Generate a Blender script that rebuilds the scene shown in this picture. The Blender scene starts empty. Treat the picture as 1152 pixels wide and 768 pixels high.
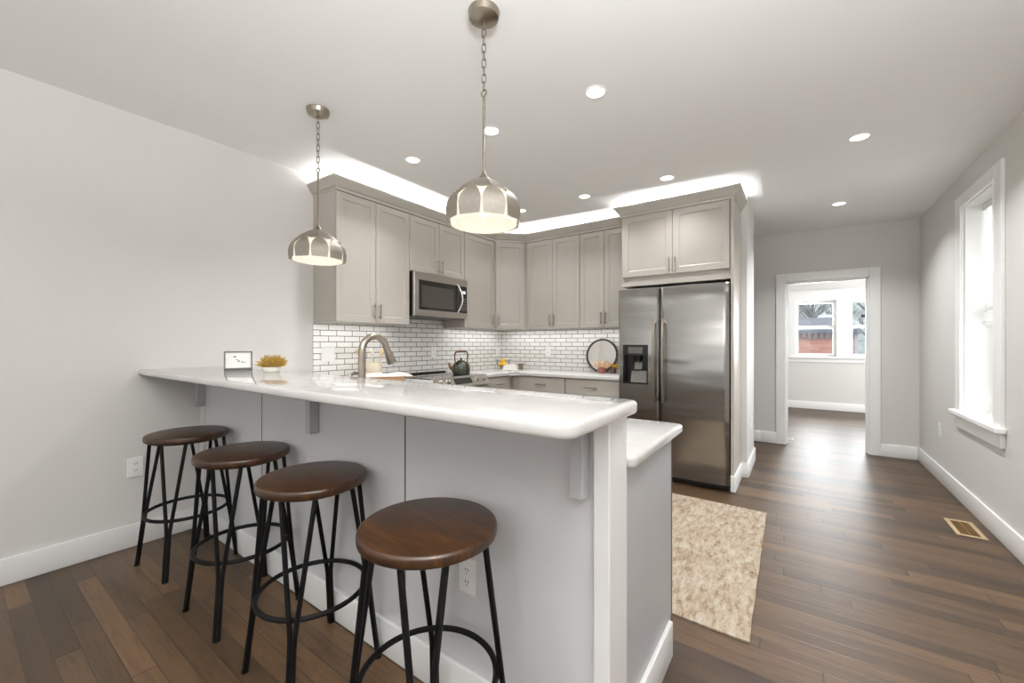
import bpy, bmesh, math, random
from mathutils import Vector, Matrix
random.seed(7)
R = math.radians
S = bpy.context.scene
COL = S.collection

# ------------------------------------------------------------------ camera, exposure, sky
cam_d = bpy.data.cameras.new('camera')
cam_d.sensor_width = 36.0
cam_d.lens = 458.0 / 1152.0 * 36.0
cam_d.shift_y = 2.0 / 1152.0
cam_d.clip_start = 0.05
cam_d.clip_end = 400
cam = bpy.data.objects.new('camera', cam_d)
COL.objects.link(cam)
cam.location = (0, 0, 1.25)
cam.rotation_euler = (R(90), 0, R(35.25))
S.camera = cam

S.view_settings.view_transform = 'Standard'
S.view_settings.look = 'None'
S.view_settings.gamma = 1.0
S.view_settings.use_curve_mapping = False
S.view_settings.exposure = 0.09

W = bpy.data.worlds.new('overcast_sky')
S.world = W
W.use_nodes = True
W.node_tree.nodes['Background'].inputs[0].default_value = (0.94, 0.97, 1.0, 1)
W.node_tree.nodes['Background'].inputs[1].default_value = 1.8
S.cycles.max_bounces = 10
S.cycles.diffuse_bounces = 6
S.cycles.sample_clamp_indirect = 6.0
S.cycles.use_denoising = True

CANS = [(-0.91, 2.08), (-1.645, 2.09), (-2.41, 2.10), (-1.655, 3.53), (-0.90, 3.50), (-2.40, 3.56), (0.32, 3.49), (0.31, 5.04),
        (-2.40, -0.22), (-1.25, -0.22), (0.32, -0.22), (0.32, 1.75)]
E_CAN = 7.0
E_BULB = 1.0
E_COVE = 13.0       # watts per metre of strip
E_UNDER = 1.3
E_FRONT = 7.0     # fill light at the added windows behind the camera
E_UP = 75.0
E_SIDE = 40.0      # daylight through the side window
E_FAR = 62.0       # daylight through the far room's windows


def area(name, loc, rot, sx, sy, e, color=(1, 1, 1), spread=180):
    l = bpy.data.lights.new(name, 'AREA')
    l.shape = 'RECTANGLE'
    l.size, l.size_y, l.energy, l.color = sx, sy, e, color
    l.spread = R(spread)
    o = bpy.data.objects.new(name, l)
    COL.objects.link(o)
    o.location = loc
    o.rotation_euler = rot
    return o


DAY = (0.975, 0.985, 1.0)
WARM = (1.0, 0.95, 0.88)
WARM2 = (0.975, 0.985, 1.0)
# daylight at the windows, fill at the added ones (just outside the openings)
area('fill_front_a', (-2.3, -3.45, 1.5), (R(90), 0, 0), 1.1, 1.7, E_FRONT, DAY)  # front pair: fill light through added, unseen windows
area('fill_front_b', (-0.1, -3.45, 1.5), (R(90), 0, 0), 1.1, 1.7, E_FRONT, DAY)
area('daylight_side', (1.62, 4.28, 1.5), (R(90), 0, R(90)), 0.7, 1.6, E_SIDE, DAY)
area('daylight_far_a', (0.23, 10.05, 1.55), (R(90), 0, R(180)), 0.7, 1.0, E_FAR, DAY)
area('daylight_far_b', (1.05, 10.05, 1.55), (R(90), 0, R(180)), 0.7, 1.0, E_FAR, DAY)
area('fill_far_side', (3.2, 8.1, 1.5), (R(90), 0, R(90)), 1.4, 1.5, E_FAR * 2.0, DAY)  # side fill through an added, unseen opening
# two added fill lights behind the camera, without fixtures, brighten the ceiling
area('fill_uplight_dining', (-1.3, -1.5, 2.0), (R(180), 0, 0), 0.7, 0.7, E_UP * 0.22, WARM2)
area('fill_uplight_entry', (0.45, -0.25, 1.9), (R(180), 0, 0), 0.6, 0.6, E_UP * 2.7, WARM2)

# ------------------------------------------------------------------ materials
MATS = {}


def newmat(name):
    m = bpy.data.materials.new(name)
    m.use_nodes = True
    MATS[name] = m
    return m, m.node_tree, m.node_tree.nodes['Principled BSDF']


def s2l(c):
    return tuple(((x / 255) / 12.92 if x / 255 <= 0.04045 else ((x / 255 + 0.055) / 1.055) ** 2.4) for x in c) + (1,)


def noise(nt, scale, detail=4, rough=0.5, stretch=(1, 1, 1), coord='Object'):
    tc = nt.nodes.new('ShaderNodeTexCoord')
    mp = nt.nodes.new('ShaderNodeMapping')
    mp.inputs['Scale'].default_value = stretch
    n = nt.nodes.new('ShaderNodeTexNoise')
    n.inputs['Scale'].default_value = scale
    n.inputs['Detail'].default_value = detail
    n.inputs['Roughness'].default_value = rough
    nt.links.new(tc.outputs[coord], mp.inputs[0])
    nt.links.new(mp.outputs[0], n.inputs[0])
    return n


def ramp(nt, src, stops):
    r = nt.nodes.new('ShaderNodeValToRGB')
    while len(r.color_ramp.elements) < len(stops):
        r.color_ramp.elements.new(0.5)
    for e, (p, c) in zip(r.color_ramp.elements, stops):
        e.position = p
        e.color = c
    nt.links.new(src, r.inputs[0])
    return r


def bump(nt, b, src, strength, dist=0.002):
    n = nt.nodes.new('ShaderNodeBump')
    n.inputs['Strength'].default_value = strength
    n.inputs['Distance'].default_value = dist
    nt.links.new(src, n.inputs['Height'])
    nt.links.new(n.outputs[0], b.inputs['Normal'])
    return n


def paint(name, rgb, rough=0.5, var=0.03, scale=6, bmp=0.0, metal=0.0, spec=0.5, coat=0.0):
    m, nt, b = newmat(name)
    c = s2l(rgb)
    n = noise(nt, scale, 3)
    lo = tuple(x * (1 - var) for x in c[:3]) + (1,)
    hi = tuple(min(1, x * (1 + var)) for x in c[:3]) + (1,)
    r = ramp(nt, n.outputs[0], [(0.3, lo), (0.7, hi)])
    nt.links.new(r.outputs[0], b.inputs['Base Color'])
    b.inputs['Roughness'].default_value = rough
    b.inputs['Metallic'].default_value = metal
    b.inputs['Specular IOR Level'].default_value = spec
    b.inputs['Coat Weight'].default_value = coat
    if bmp:
        n2 = noise(nt, 350, 2)
        bump(nt, b, n2.outputs[0], bmp, 0.001)
    return m


def mnode(nt, op, a, b=None, c=None):
    n = nt.nodes.new('ShaderNodeMath')
    n.operation = op
    for i, v in enumerate((a, b, c)):
        if v is None:
            continue
        if isinstance(v, (int, float)):
            n.inputs[i].default_value = v
        else:
            nt.links.new(v, n.inputs[i])
    return n.outputs[0]


paint('wall_paint', (211, 209, 205), 0.62, 0.012, 2, 0.06)
paint('ceiling_paint', (240, 240, 238), 0.75, 0.01, 2, 0.05)
paint('trim_white', (236, 236, 234), 0.35, 0.01, 3)
paint('bar_paint', (208, 208, 210), 0.42, 0.015, 3, 0.03)
paint('panel_grey', (178, 178, 180), 0.4, 0.015, 3)
paint('cabinet_paint', (174, 168, 159), 0.38, 0.015, 4)
paint('cabinet_inside', (120, 112, 102), 0.6, 0.02, 4)
paint('plastic_white', (240, 239, 236), 0.35, 0.01, 5)
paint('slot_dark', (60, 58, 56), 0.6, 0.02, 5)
paint('black_metal', (8, 8, 8), 0.5, 0.15, 30, 0.03, 0.0, 0.2)
paint('black_plastic', (16, 16, 17), 0.3, 0.1, 20)
paint('grey_plastic', (96, 92, 86), 0.35, 0.1, 20)
paint('nickel', (160, 151, 138), 0.28, 0.04, 40, 0, 1.0)
paint('nickel_dark', (134, 126, 114), 0.34, 0.06, 40, 0, 1.0)
paint('petal_metal', (184, 179, 171), 0.48, 0.05, 60, 0, 0.9)
paint('chrome', (225, 223, 220), 0.12, 0.02, 30, 0, 1.0)
paint('brass', (150, 118, 70), 0.45, 0.12, 40, 0, 0.7)
paint('vent_tan', (172, 150, 118), 0.5, 0.05, 20)
paint('duct_dark', (52, 40, 26), 0.7, 0.2, 20)
paint('ceramic_white', (238, 234, 226), 0.25, 0.02, 8, 0, 0, 0.5, 0.3)
paint('ceramic_cream', (226, 214, 192), 0.3, 0.03, 14)
paint('wood_spoon', (212, 184, 146), 0.55, 0.12, 18)
paint('wood_tray', (158, 124, 94), 0.5, 0.1, 14)
paint('paper', (240, 238, 232), 0.7, 0.015, 12)
paint('book_cover', (176, 120, 72), 0.5, 0.08, 14)
paint('ink', (90, 92, 92), 0.7, 0.15, 60)
paint('frame_black', (32, 30, 29), 0.35, 0.1, 20)
paint('frame_bronze', (78, 68, 58), 0.4, 0.15, 40, 0, 0.5)
paint('straw', (172, 138, 62), 0.8, 0.25, 60)
paint('kettle_green', (46, 48, 32), 0.22, 0.25, 12, 0, 0.2, 0.5, 0.5)
paint('kettle_bronze', (104, 74, 44), 0.4, 0.2, 20, 0, 0.7)
paint('lemon', (238, 186, 36), 0.45, 0.08, 30, 0.2)
paint('pot_pink', (168, 108, 92), 0.45, 0.08, 20)
paint('flower_peach', (226, 184, 140), 0.8, 0.12, 60)
paint('flower_yellow', (214, 170, 58), 0.8, 0.12, 60)
paint('cup_brown', (92, 60, 44), 0.4, 0.15, 20)
paint('cup_taupe', (118, 100, 80), 0.5, 0.12, 20)
paint('felt_grey', (90, 86, 80), 0.8, 0.1, 30)
paint('snow', (232, 236, 242), 0.8, 0.03, 2)
paint('slate_roof', (120, 124, 132), 0.8, 0.1, 3)
paint('siding', (206, 208, 212), 0.7, 0.04, 3)
paint('pole_wood', (62, 60, 66), 0.8, 0.1, 5)
paint('bark', (140, 140, 138), 0.9, 0.15, 8)
paint('asphalt', (150, 150, 152), 0.9, 0.08, 2)

# emissive faces of lamps
def emit(name, col, strength):
    m, nt, b = newmat(name)
    n = noise(nt, 5, 1)
    r = ramp(nt, n.outputs[0], [(0, tuple(x * 0.98 for x in col) + (1,)), (1, tuple(col) + (1,))])
    nt.links.new(r.outputs[0], b.inputs['Emission Color'])
    b.inputs['Emission Strength'].default_value = strength
    b.inputs['Base Color'].default_value = (0.8, 0.8, 0.8, 1)
emit('can_glow', (1.0, 0.97, 0.92), 6.0)
emit('bulb_glow', (1.0, 0.94, 0.84), 4.0)
emit('display_blue', (0.45, 0.6, 0.75), 0.5)

# shade liner: thin white enamel with a little light coming through
m, nt, b = newmat('shade_white')
n = noise(nt, 30, 2)
r = ramp(nt, n.outputs[0], [(0.2, s2l((236, 230, 218))), (0.8, s2l((244, 240, 232)))])
nt.links.new(r.outputs[0], b.inputs['Base Color'])
b.inputs['Roughness'].default_value = 0.5
tr = nt.nodes.new('ShaderNodeBsdfTranslucent')
tr.inputs[0].default_value = (0.9, 0.85, 0.76, 1)
mx = nt.nodes.new('ShaderNodeMixShader')
mx.inputs[0].default_value = 0.5
nt.links.new(b.outputs[0], mx.inputs[1])
nt.links.new(tr.outputs[0], mx.inputs[2])
nt.links.new(mx.outputs[0], nt.nodes['Material Output'].inputs[0])

# quartz
m, nt, b = newmat('quartz')
n = noise(nt, 9, 6, 0.6)
r = ramp(nt, n.outputs[0], [(0.35, s2l((196, 194, 191))), (0.6, s2l((202, 200, 197))), (0.8, s2l((198, 196, 193)))])
nt.links.new(r.outputs[0], b.inputs['Base Color'])
b.inputs['Roughness'].default_value = 0.09
b.inputs['Coat Weight'].default_value = 0.25
b.inputs['Coat Roughness'].default_value = 0.04

# stainless steel: horizontally brushed, gently wavy sheet
def steel(name, rgb, rough, wave, grain=True):
    m, nt, b = newmat(name)
    n = noise(nt, 3, 4, 0.6, (1.5, 1.5, 220))
    c = s2l(rgb)
    r = ramp(nt, n.outputs[0], [(0.3, tuple(x * 0.93 for x in c[:3]) + (1,)), (0.7, tuple(min(1, x * 1.05) for x in c[:3]) + (1,))])
    nt.links.new(r.outputs[0], b.inputs['Base Color'])
    b.inputs['Metallic'].default_value = 1.0
    b.inputs['Roughness'].default_value = rough
    b.inputs['Anisotropic'].default_value = 0.5
    if wave:
        n2 = noise(nt, 2.2, 1.5, 0.4, (0.55, 1, 2.6))
        bump(nt, b, n2.outputs[0], wave, 0.05)
steel('steel_door', (158, 156, 153), 0.27, 0.3)
steel('steel', (188, 183, 176), 0.28, 0)
steel('steel_dark', (92, 90, 88), 0.35, 0)

# black glass
m, nt, b = newmat('black_glass')
n = noise(nt, 4, 2)
r = ramp(nt, n.outputs[0], [(0, (0.012, 0.011, 0.010, 1)), (1, (0.02, 0.018, 0.016, 1))])
nt.links.new(r.outputs[0], b.inputs['Base Color'])
b.inputs['Roughness'].default_value = 0.06
m, nt, b = newmat('oven_window')
n = noise(nt, 4, 2)
r = ramp(nt, n.outputs[0], [(0, (0.05, 0.044, 0.037, 1)), (1, (0.062, 0.055, 0.046, 1))])
nt.links.new(r.outputs[0], b.inputs['Base Color'])
b.inputs['Roughness'].default_value = 0.16

# clear glass
def glassmat(name, ior=1.45, tint=(1, 1, 1, 1), thin=True):
    m, nt, b = newmat(name)
    if thin:
        g = nt.nodes.new('ShaderNodeBsdfGlossy')
        g.inputs['Roughness'].default_value = 0.02
        t = nt.nodes.new('ShaderNodeBsdfTransparent')
        t.inputs[0].default_value = tint
        f = nt.nodes.new('ShaderNodeFresnel')
        f.inputs[0].default_value = ior
        mx = nt.nodes.new('ShaderNodeMixShader')
        nt.links.new(f.outputs[0], mx.inputs[0])
        nt.links.new(t.outputs[0], mx.inputs[1])
        nt.links.new(g.outputs[0], mx.inputs[2])
        nt.links.new(mx.outputs[0], nt.nodes['Material Output'].inputs[0])
    else:
        b.inputs['Transmission Weight'].default_value = 1
        b.inputs['Roughness'].default_value = 0.02
glassmat('pane_glass', 1.3, (0.97, 0.985, 0.99, 1))
glassmat('jar_glass', 1.12, (0.985, 0.99, 0.985, 1))

m, nt, b = newmat('mirror')
n = noise(nt, 3, 1)
r = ramp(nt, n.outputs[0], [(0, (0.9, 0.9, 0.9, 1)), (1, (0.93, 0.93, 0.92, 1))])
nt.links.new(r.outputs[0], b.inputs['Base Color'])
b.inputs['Metallic'].default_value = 1
b.inputs['Roughness'].default_value = 0.02

# subway tile, on both walls of the corner
m, nt, b = newmat('subway_tile')
tc = nt.nodes.new('ShaderNodeTexCoord')
sx = nt.nodes.new('ShaderNodeSeparateXYZ')
nt.links.new(tc.outputs['Object'], sx.inputs[0])
cb = nt.nodes.new('ShaderNodeCombineXYZ')
nt.links.new(mnode(nt, 'ADD', sx.outputs[0], sx.outputs[1]), cb.inputs[0])
nt.links.new(sx.outputs[2], cb.inputs[1])
bk = nt.nodes.new('ShaderNodeTexBrick')
nt.links.new(cb.outputs[0], bk.inputs['Vector'])
bk.inputs['Scale'].default_value = 1.0
bk.inputs['Brick Width'].default_value = 0.153
bk.inputs['Row Height'].default_value = 0.0505
bk.inputs['Mortar Size'].default_value = 0.0030
bk.inputs['Mortar Smooth'].default_value = 0.1
bk.inputs['Color1'].default_value = s2l((232, 229, 224))
bk.inputs['Color2'].default_value = s2l((240, 238, 234))
bk.inputs['Mortar'].default_value = s2l((92, 87, 82))
nt.links.new(bk.outputs['Color'], b.inputs['Base Color'])
b.inputs['Roughness'].default_value = 0.15
bump(nt, b, mnode(nt, 'SUBTRACT', 1.0, bk.outputs['Fac']), 0.6, 0.003)

# hardwood planks running along X
m, nt, b = newmat('hardwood')
tc = nt.nodes.new('ShaderNodeTexCoord')
sx = nt.nodes.new('ShaderNodeSeparateXYZ')
nt.links.new(tc.outputs['Object'], sx.inputs[0])
PW, PL = 0.0762, 1.05
row_f = mnode(nt, 'DIVIDE', mnode(nt, 'ADD', sx.outputs[1], 0.035 + 76.2), PW)
row = mnode(nt, 'FLOOR', row_f)
wn = nt.nodes.new('ShaderNodeTexWhiteNoise')
wn.noise_dimensions = '1D'
nt.links.new(row, wn.inputs['W'])
xs = mnode(nt, 'DIVIDE', mnode(nt, 'ADD', sx.outputs[0], mnode(nt, 'MULTIPLY_ADD', wn.outputs['Value'], 7.0, 20.0)), PL)
idx = mnode(nt, 'FLOOR', xs)
cbn = nt.nodes.new('ShaderNodeCombineXYZ')
nt.links.new(row, cbn.inputs[0])
nt.links.new(idx, cbn.inputs[1])
wn2 = nt.nodes.new('ShaderNodeTexWhiteNoise')
wn2.noise_dimensions = '2D'
nt.links.new(cbn.outputs[0], wn2.inputs['Vector'])
base = ramp(nt, wn2.outputs['Value'], [(0.0, s2l((50, 36, 24))), (0.25, s2l((67, 50, 33))), (0.6, s2l((80, 60, 41))), (0.9, s2l((95, 72, 49))), (1.0, s2l((54, 40, 27)))])
# grain: coordinates shifted per plank
off = mnode(nt, 'MULTIPLY', wn2.outputs['Value'], 37.0)
cg = nt.nodes.new('ShaderNodeCombineXYZ')
nt.links.new(mnode(nt, 'MULTIPLY', sx.outputs[0], 1.6), cg.inputs[0])
nt.links.new(mnode(nt, 'MULTIPLY', sx.outputs[1], 16.0), cg.inputs[1])
nt.links.new(off, cg.inputs[2])
gn = nt.nodes.new('ShaderNodeTexNoise')
gn.inputs['Scale'].default_value = 2.6
gn.inputs['Detail'].default_value = 7
gn.inputs['Roughness'].default_value = 0.62
gn.inputs['Distortion'].default_value = 0.8
nt.links.new(cg.outputs[0], gn.inputs[0])
gr = ramp(nt, gn.outputs[0], [(0.3, (0.5, 0.48, 0.46, 1)), (0.5, (1, 1, 1, 1)), (0.7, (1.32, 1.28, 1.22, 1))])
mul = nt.nodes.new('ShaderNodeMix')
mul.data_type = 'RGBA'
mul.blend_type = 'MULTIPLY'
mul.inputs[0].default_value = 1.0
nt.links.new(base.outputs[0], mul.inputs[6])
nt.links.new(gr.outputs[0], mul.inputs[7])
# gaps
fy = mnode(nt, 'FRACT', row_f)
fx = mnode(nt, 'FRACT', xs)
ey = mnode(nt, 'MINIMUM', fy, mnode(nt, 'SUBTRACT', 1.0, fy))
ex = mnode(nt, 'MULTIPLY', mnode(nt, 'MINIMUM', fx, mnode(nt, 'SUBTRACT', 1.0, fx)), PL / PW * 0.55)
edge = mnode(nt, 'MINIMUM', ey, ex)
gap = nt.nodes.new('ShaderNodeMapRange')
gap.inputs[1].default_value = 0.008
gap.inputs[2].default_value = 0.028
nt.links.new(edge, gap.inputs[0])
dk = nt.nodes.new('ShaderNodeMix')
dk.data_type = 'RGBA'
dk.inputs[6].default_value = s2l((40, 31, 26))
nt.links.new(gap.outputs[0], dk.inputs[0])
nt.links.new(mul.outputs[2], dk.inputs[7])
nt.links.new(dk.outputs[2], b.inputs['Base Color'])
rr = nt.nodes.new('ShaderNodeMapRange')
rr.inputs[3].default_value = 0.34
rr.inputs[4].default_value = 0.50
nt.links.new(gn.outputs[0], rr.inputs[0])
nt.links.new(rr.outputs[0], b.inputs['Roughness'])
bev = nt.nodes.new('ShaderNodeMapRange')
bev.inputs[1].default_value = 0.0
bev.inputs[2].default_value = 0.06
nt.links.new(edge, bev.inputs[0])
hgt = mnode(nt, 'ADD', bev.outputs[0], mnode(nt, 'MULTIPLY', gn.outputs[0], 0.35))
hgt = mnode(nt, 'ADD', hgt, mnode(nt, 'MULTIPLY', wn2.outputs['Value'], 0.25))
bump(nt, b, hgt, 0.35, 0.002)
b.inputs['Specular IOR Level'].default_value = 0.46

# stool seat wood
m, nt, b = newmat('seat_wood')
n = noise(nt, 2.2, 7, 0.62, (2.5, 22, 6))
n.inputs['Distortion'].default_value = 0.7
r = ramp(nt, n.outputs[0], [(0.28, s2l((26, 14, 6))), (0.5, s2l((48, 28, 12))), (0.72, s2l((80, 49, 22)))])
nt.links.new(r.outputs[0], b.inputs['Base Color'])
b.inputs['Roughness'].default_value = 0.38
b.inputs['Specular IOR Level'].default_value = 0.4
b.inputs['Coat Weight'].default_value = 0.12
b.inputs['Coat Roughness'].default_value = 0.2
bump(nt, b, n.outputs[0], 0.15, 0.001)

# rug: worn cream with tan and brown patches, woven lines
m, nt, b = newmat('rug_weave')
n1 = noise(nt, 5, 8, 0.72)
n2 = noise(nt, 34, 8, 0.8, (1, 0.35, 1))
n3 = noise(nt, 90, 4, 0.7, (1, 0.2, 1))
r1 = ramp(nt, n1.outputs[0], [(0.36, s2l((120, 100, 80))), (0.5, s2l((148, 134, 116))), (0.64, s2l((166, 157, 144)))])
r2 = ramp(nt, n2.outputs[0], [(0.38, s2l((82, 62, 42))), (0.46, s2l((144, 127, 104))), (0.62, s2l((174, 165, 152)))])
mx1 = nt.nodes.new('ShaderNodeMix')
mx1.data_type = 'RGBA'
mx1.inputs[0].default_value = 0.68
nt.links.new(r1.outputs[0], mx1.inputs[6])
nt.links.new(r2.outputs[0], mx1.inputs[7])
r3 = ramp(nt, n3.outputs[0], [(0.3, (0.72, 0.69, 0.65, 1)), (0.55, (1, 1, 1, 1))])
mx2 = nt.nodes.new('ShaderNodeMix')
mx2.data_type = 'RGBA'
mx2.blend_type = 'MULTIPLY'
mx2.inputs[0].default_value = 0.8
nt.links.new(mx1.outputs[2], mx2.inputs[6])
nt.links.new(r3.outputs[0], mx2.inputs[7])
nt.links.new(mx2.outputs[2], b.inputs['Base Color'])
b.inputs['Roughness'].default_value = 0.95
bump(nt, b, n3.outputs[0], 0.6, 0.004)

# red brick outdoors
m, nt, b = newmat('red_brick')
tc = nt.nodes.new('ShaderNodeTexCoord')
sx = nt.nodes.new('ShaderNodeSeparateXYZ')
nt.links.new(tc.outputs['Object'], sx.inputs[0])
cb = nt.nodes.new('ShaderNodeCombineXYZ')
nt.links.new(mnode(nt, 'ADD', sx.outputs[0], sx.outputs[1]), cb.inputs[0])
nt.links.new(sx.outputs[2], cb.inputs[1])
bk = nt.nodes.new('ShaderNodeTexBrick')
nt.links.new(cb.outputs[0], bk.inputs['Vector'])
bk.inputs['Scale'].default_value = 1.0
bk.inputs['Brick Width'].default_value = 0.4
bk.inputs['Row Height'].default_value = 0.14
bk.inputs['Mortar Size'].default_value = 0.012
bk.inputs['Color1'].default_value = s2l((190, 132, 118))
bk.inputs['Color2'].default_value = s2l((206, 156, 140))
bk.inputs['Mortar'].default_value = s2l((170, 150, 142))
nt.links.new(bk.outputs['Color'], b.inputs['Base Color'])
b.inputs['Roughness'].default_value = 0.9

# wooded winter hillside
m, nt, b = newmat('hillside')
n = noise(nt, 0.35, 8, 0.75, (1, 1, 0.6))
r = ramp(nt, n.outputs[0], [(0.32, s2l((128, 134, 130))), (0.5, s2l((168, 174, 172))), (0.68, s2l((206, 212, 214)))])
nt.links.new(r.outputs[0], b.inputs['Base Color'])
b.inputs['Roughness'].default_value = 1.0


# ------------------------------------------------------------------ mesh helpers
class MB:
    def __init__(s):
        s.bm = bmesh.new()

    def box(s, x0, x1, y0, y1, z0, z1, bev=0.0, seg=1):
        g = bmesh.ops.create_cube(s.bm, size=1.0)
        vs = g['verts']
        for v in vs:
            v.co = Vector((x0 + (v.co.x + .5) * (x1 - x0), y0 + (v.co.y + .5) * (y1 - y0), z0 + (v.co.z + .5) * (z1 - z0)))
        if bev:
            es = list({e for v in vs for e in v.link_edges})
            bmesh.ops.bevel(s.bm, geom=es, offset=bev, segments=seg, profile=0.5, affect='EDGES')
        return s

    def prism(s, pts, axis, a0, a1):
        """polygon pts in the two other axes, extruded along axis from a0 to a1"""
        def mk(p, a):
            if axis == 'x':
                return (a, p[0], p[1])
            if axis == 'y':
                return (p[0], a, p[1])
            return (p[0], p[1], a)
        A = [s.bm.verts.new(mk(p, a0)) for p in pts]
        B = [s.bm.verts.new(mk(p, a1)) for p in pts]
        n = len(pts)
        s.bm.faces.new(A)
        s.bm.faces.new(B[::-1])
        for i in range(n):
            s.bm.faces.new((A[i], A[(i + 1) % n], B[(i + 1) % n], B[i]))
        return s

    def lathe(s, prof, seg=32, c=(0, 0, 0), cap=True):
        c = Vector(c)
        rings = []
        for r_, z in prof:
            rings.append([s.bm.verts.new(c + Vector((r_ * math.cos(2 * math.pi * i / seg), r_ * math.sin(2 * math.pi * i / seg), z))) for i in range(seg)])
        for a, b_ in zip(rings, rings[1:]):
            for i in range(seg):
                s.bm.faces.new((a[i], a[(i + 1) % seg], b_[(i + 1) % seg], b_[i]))
        if cap:
            for rg in (rings[0], rings[-1]):
                try:
                    s.bm.faces.new(rg)
                except ValueError:
                    pass
        return s

    def cyl(s, p0, p1, r0, r1=None, seg=20):
        return s.tube([p0, p1], [r0, r0 if r1 is None else r1], seg)

    def tube(s, path, rad, seg=10, closed=False, flat=None):
        P = [Vector(p) for p in path]
        n = len(P)
        if isinstance(rad, (int, float)):
            rad = [rad] * n
        rings = []
        up = None
        for i in range(n):
            if closed:
                t = (P[(i + 1) % n] - P[i - 1]).normalized()
            elif i == 0:
                t = (P[1] - P[0]).normalized()
            elif i == n - 1:
                t = (P[-1] - P[-2]).normalized()
            else:
                t = ((P[i + 1] - P[i]).normalized() + (P[i] - P[i - 1]).normalized()).normalized()
            if up is None:
                up = Vector((0, 0, 1)) if abs(t.z) < 0.9 else Vector((1, 0, 0))
            a = t.cross(up)
            if a.length < 1e-5:
                a = t.cross(Vector((0, 1, 0)))
            a.normalize()
            b_ = a.cross(t).normalized()
            up = b_
            k = flat or 1.0
            rings.append([s.bm.verts.new(P[i] + rad[i] * (math.cos(2 * math.pi * j / seg) * a + k * math.sin(2 * math.pi * j / seg) * b_)) for j in range(seg)])
        m_ = n if closed else n - 1
        for i in range(m_):
            A, B = rings[i], rings[(i + 1) % n]
            for j in range(seg):
                s.bm.faces.new((A[j], A[(j + 1) % seg], B[(j + 1) % seg], B[j]))
        if not closed:
            s.bm.faces.new(rings[0][::-1])
            s.bm.faces.new(rings[-1])
        return s

    def ring(s, c, R_, r_, seg=48, axis='z', tseg=10):
        c = Vector(c)
        pts = []
        for i in range(seg):
            a = 2 * math.pi * i / seg
            u, v = R_ * math.cos(a), R_ * math.sin(a)
            pts.append(c + Vector({'z': (u, v, 0), 'y': (u, 0, v), 'x': (0, u, v)}[axis]))
        return s.tube(pts, r_, tseg, True)

    def sphere(s, c, r_, sz=1.0, u=16, v=10, sx=1.0):
        g = bmesh.ops.create_uvsphere(s.bm, u_segments=u, v_segments=v, radius=r_)
        for w in g['verts']:
            w.co = Vector((w.co.x * sx, w.co.y, w.co.z * sz)) + Vector(c)
        return s

    def xf(s, M):
        bmesh.ops.transform(s.bm, matrix=M, verts=s.bm.verts)
        return s

    def build(s, name, mat, parent=None, smooth=False, ang=35):
        bmesh.ops.recalc_face_normals(s.bm, faces=s.bm.faces)
        if parent is not None:
            root = parent
            loc = Vector(root.get('_o', (0, 0, 0)))
            bmesh.ops.translate(s.bm, vec=-loc, verts=s.bm.verts)
        me = bpy.data.meshes.new(name)
        s.bm.to_mesh(me)
        s.bm.free()
        if smooth:
            for p in me.polygons:
                p.use_smooth = True
            try:
                me.set_sharp_from_angle(angle=R(ang))
            except Exception:
                pass
        me.materials.append(MATS[mat])
        o = bpy.data.objects.new(name, me)
        COL.objects.link(o)
        if parent is not None:
            o.parent = parent
            o['_o'] = tuple(loc)
        return o


def tag(o, label=None, cat=None, group=None, kind=None):
    if label:
        o['label'] = label
    if cat:
        o['category'] = cat
    if group:
        o['group'] = group
    if kind:
        o['kind'] = kind
    return o


def thing(name, loc, label, cat, group=None):
    """Empty at the thing's base; parts are given in world coordinates"""
    o = bpy.data.objects.new(name, None)
    o.empty_display_size = 0.1
    COL.objects.link(o)
    o.location = loc
    o['_o'] = tuple(loc)
    return tag(o, label, cat, group)


def struct(o):
    o['kind'] = 'structure'
    return o


def kids(o):
    return [c for c in bpy.data.objects if c.parent == o]


def dup(root, loc, rz=0.0, label=None):
    r_ = root.copy()
    COL.objects.link(r_)
    r_.location = loc
    r_.rotation_euler = (0, 0, rz)
    if label:
        r_['label'] = label
    for ch in kids(root):
        c = ch.copy()
        COL.objects.link(c)
        c.parent = r_
        for g in kids(ch):
            d = g.copy()
            COL.objects.link(d)
            d.parent = c
    return r_


# ------------------------------------------------------------------ the room
XL, XR, YB, YF = -3.36, 1.045, 6.06, -3.2     # left, right, back (door) and front walls
YK = 4.51                                      # kitchen rear wall


def zc(x):                                     # the old ceiling falls slightly from left to right
    return 2.667 - 0.0182 * (x - XL)


struct(MB().box(-6.0, 4.4, -3.4, 9.9, -0.12, 0).build('floor', 'hardwood'))
bmc = MB()
bmc.prism([(-6.0, zc(-6.0)), (4.4, zc(4.4)), (4.4, 2.95), (-6.0, 2.95)], 'y', -3.4, 9.9)
struct(bmc.build('ceiling', 'ceiling_paint'))
struct(MB().box(XL - 0.2, XL, -3.4, 6.2, 0, 2.72).build('wall_left', 'wall_paint'))
# right wall with the window opening
WY0, WY1, WZ0, WZ1 = 3.95, 4.61, 0.715, 2.315
wr = MB()
wr.box(XR, XR + 0.36, YF - 0.2, WY0, 0, 2.62).box(XR, XR + 0.36, WY1, YB + 0.15, 0, 2.62)
wr.box(XR, XR + 0.36, WY0, WY1, 0, WZ0).box(XR, XR + 0.36, WY0, WY1, WZ1, 2.62)
struct(wr.build('wall_right', 'wall_paint'))
# back wall with the doorway
DX0, DX1, DZ = -0.15, 0.645, 2.012
wb = MB()
wb.box(XL - 0.2, DX0, YB, YB + 0.15, 0, 2.72).box(DX1, XR + 0.36, YB, YB + 0.15, 0, 2.62).box(DX0, DX1, YB, YB + 0.15, DZ, 2.66)
struct(wb.build('wall_back', 'wall_paint'))
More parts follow.
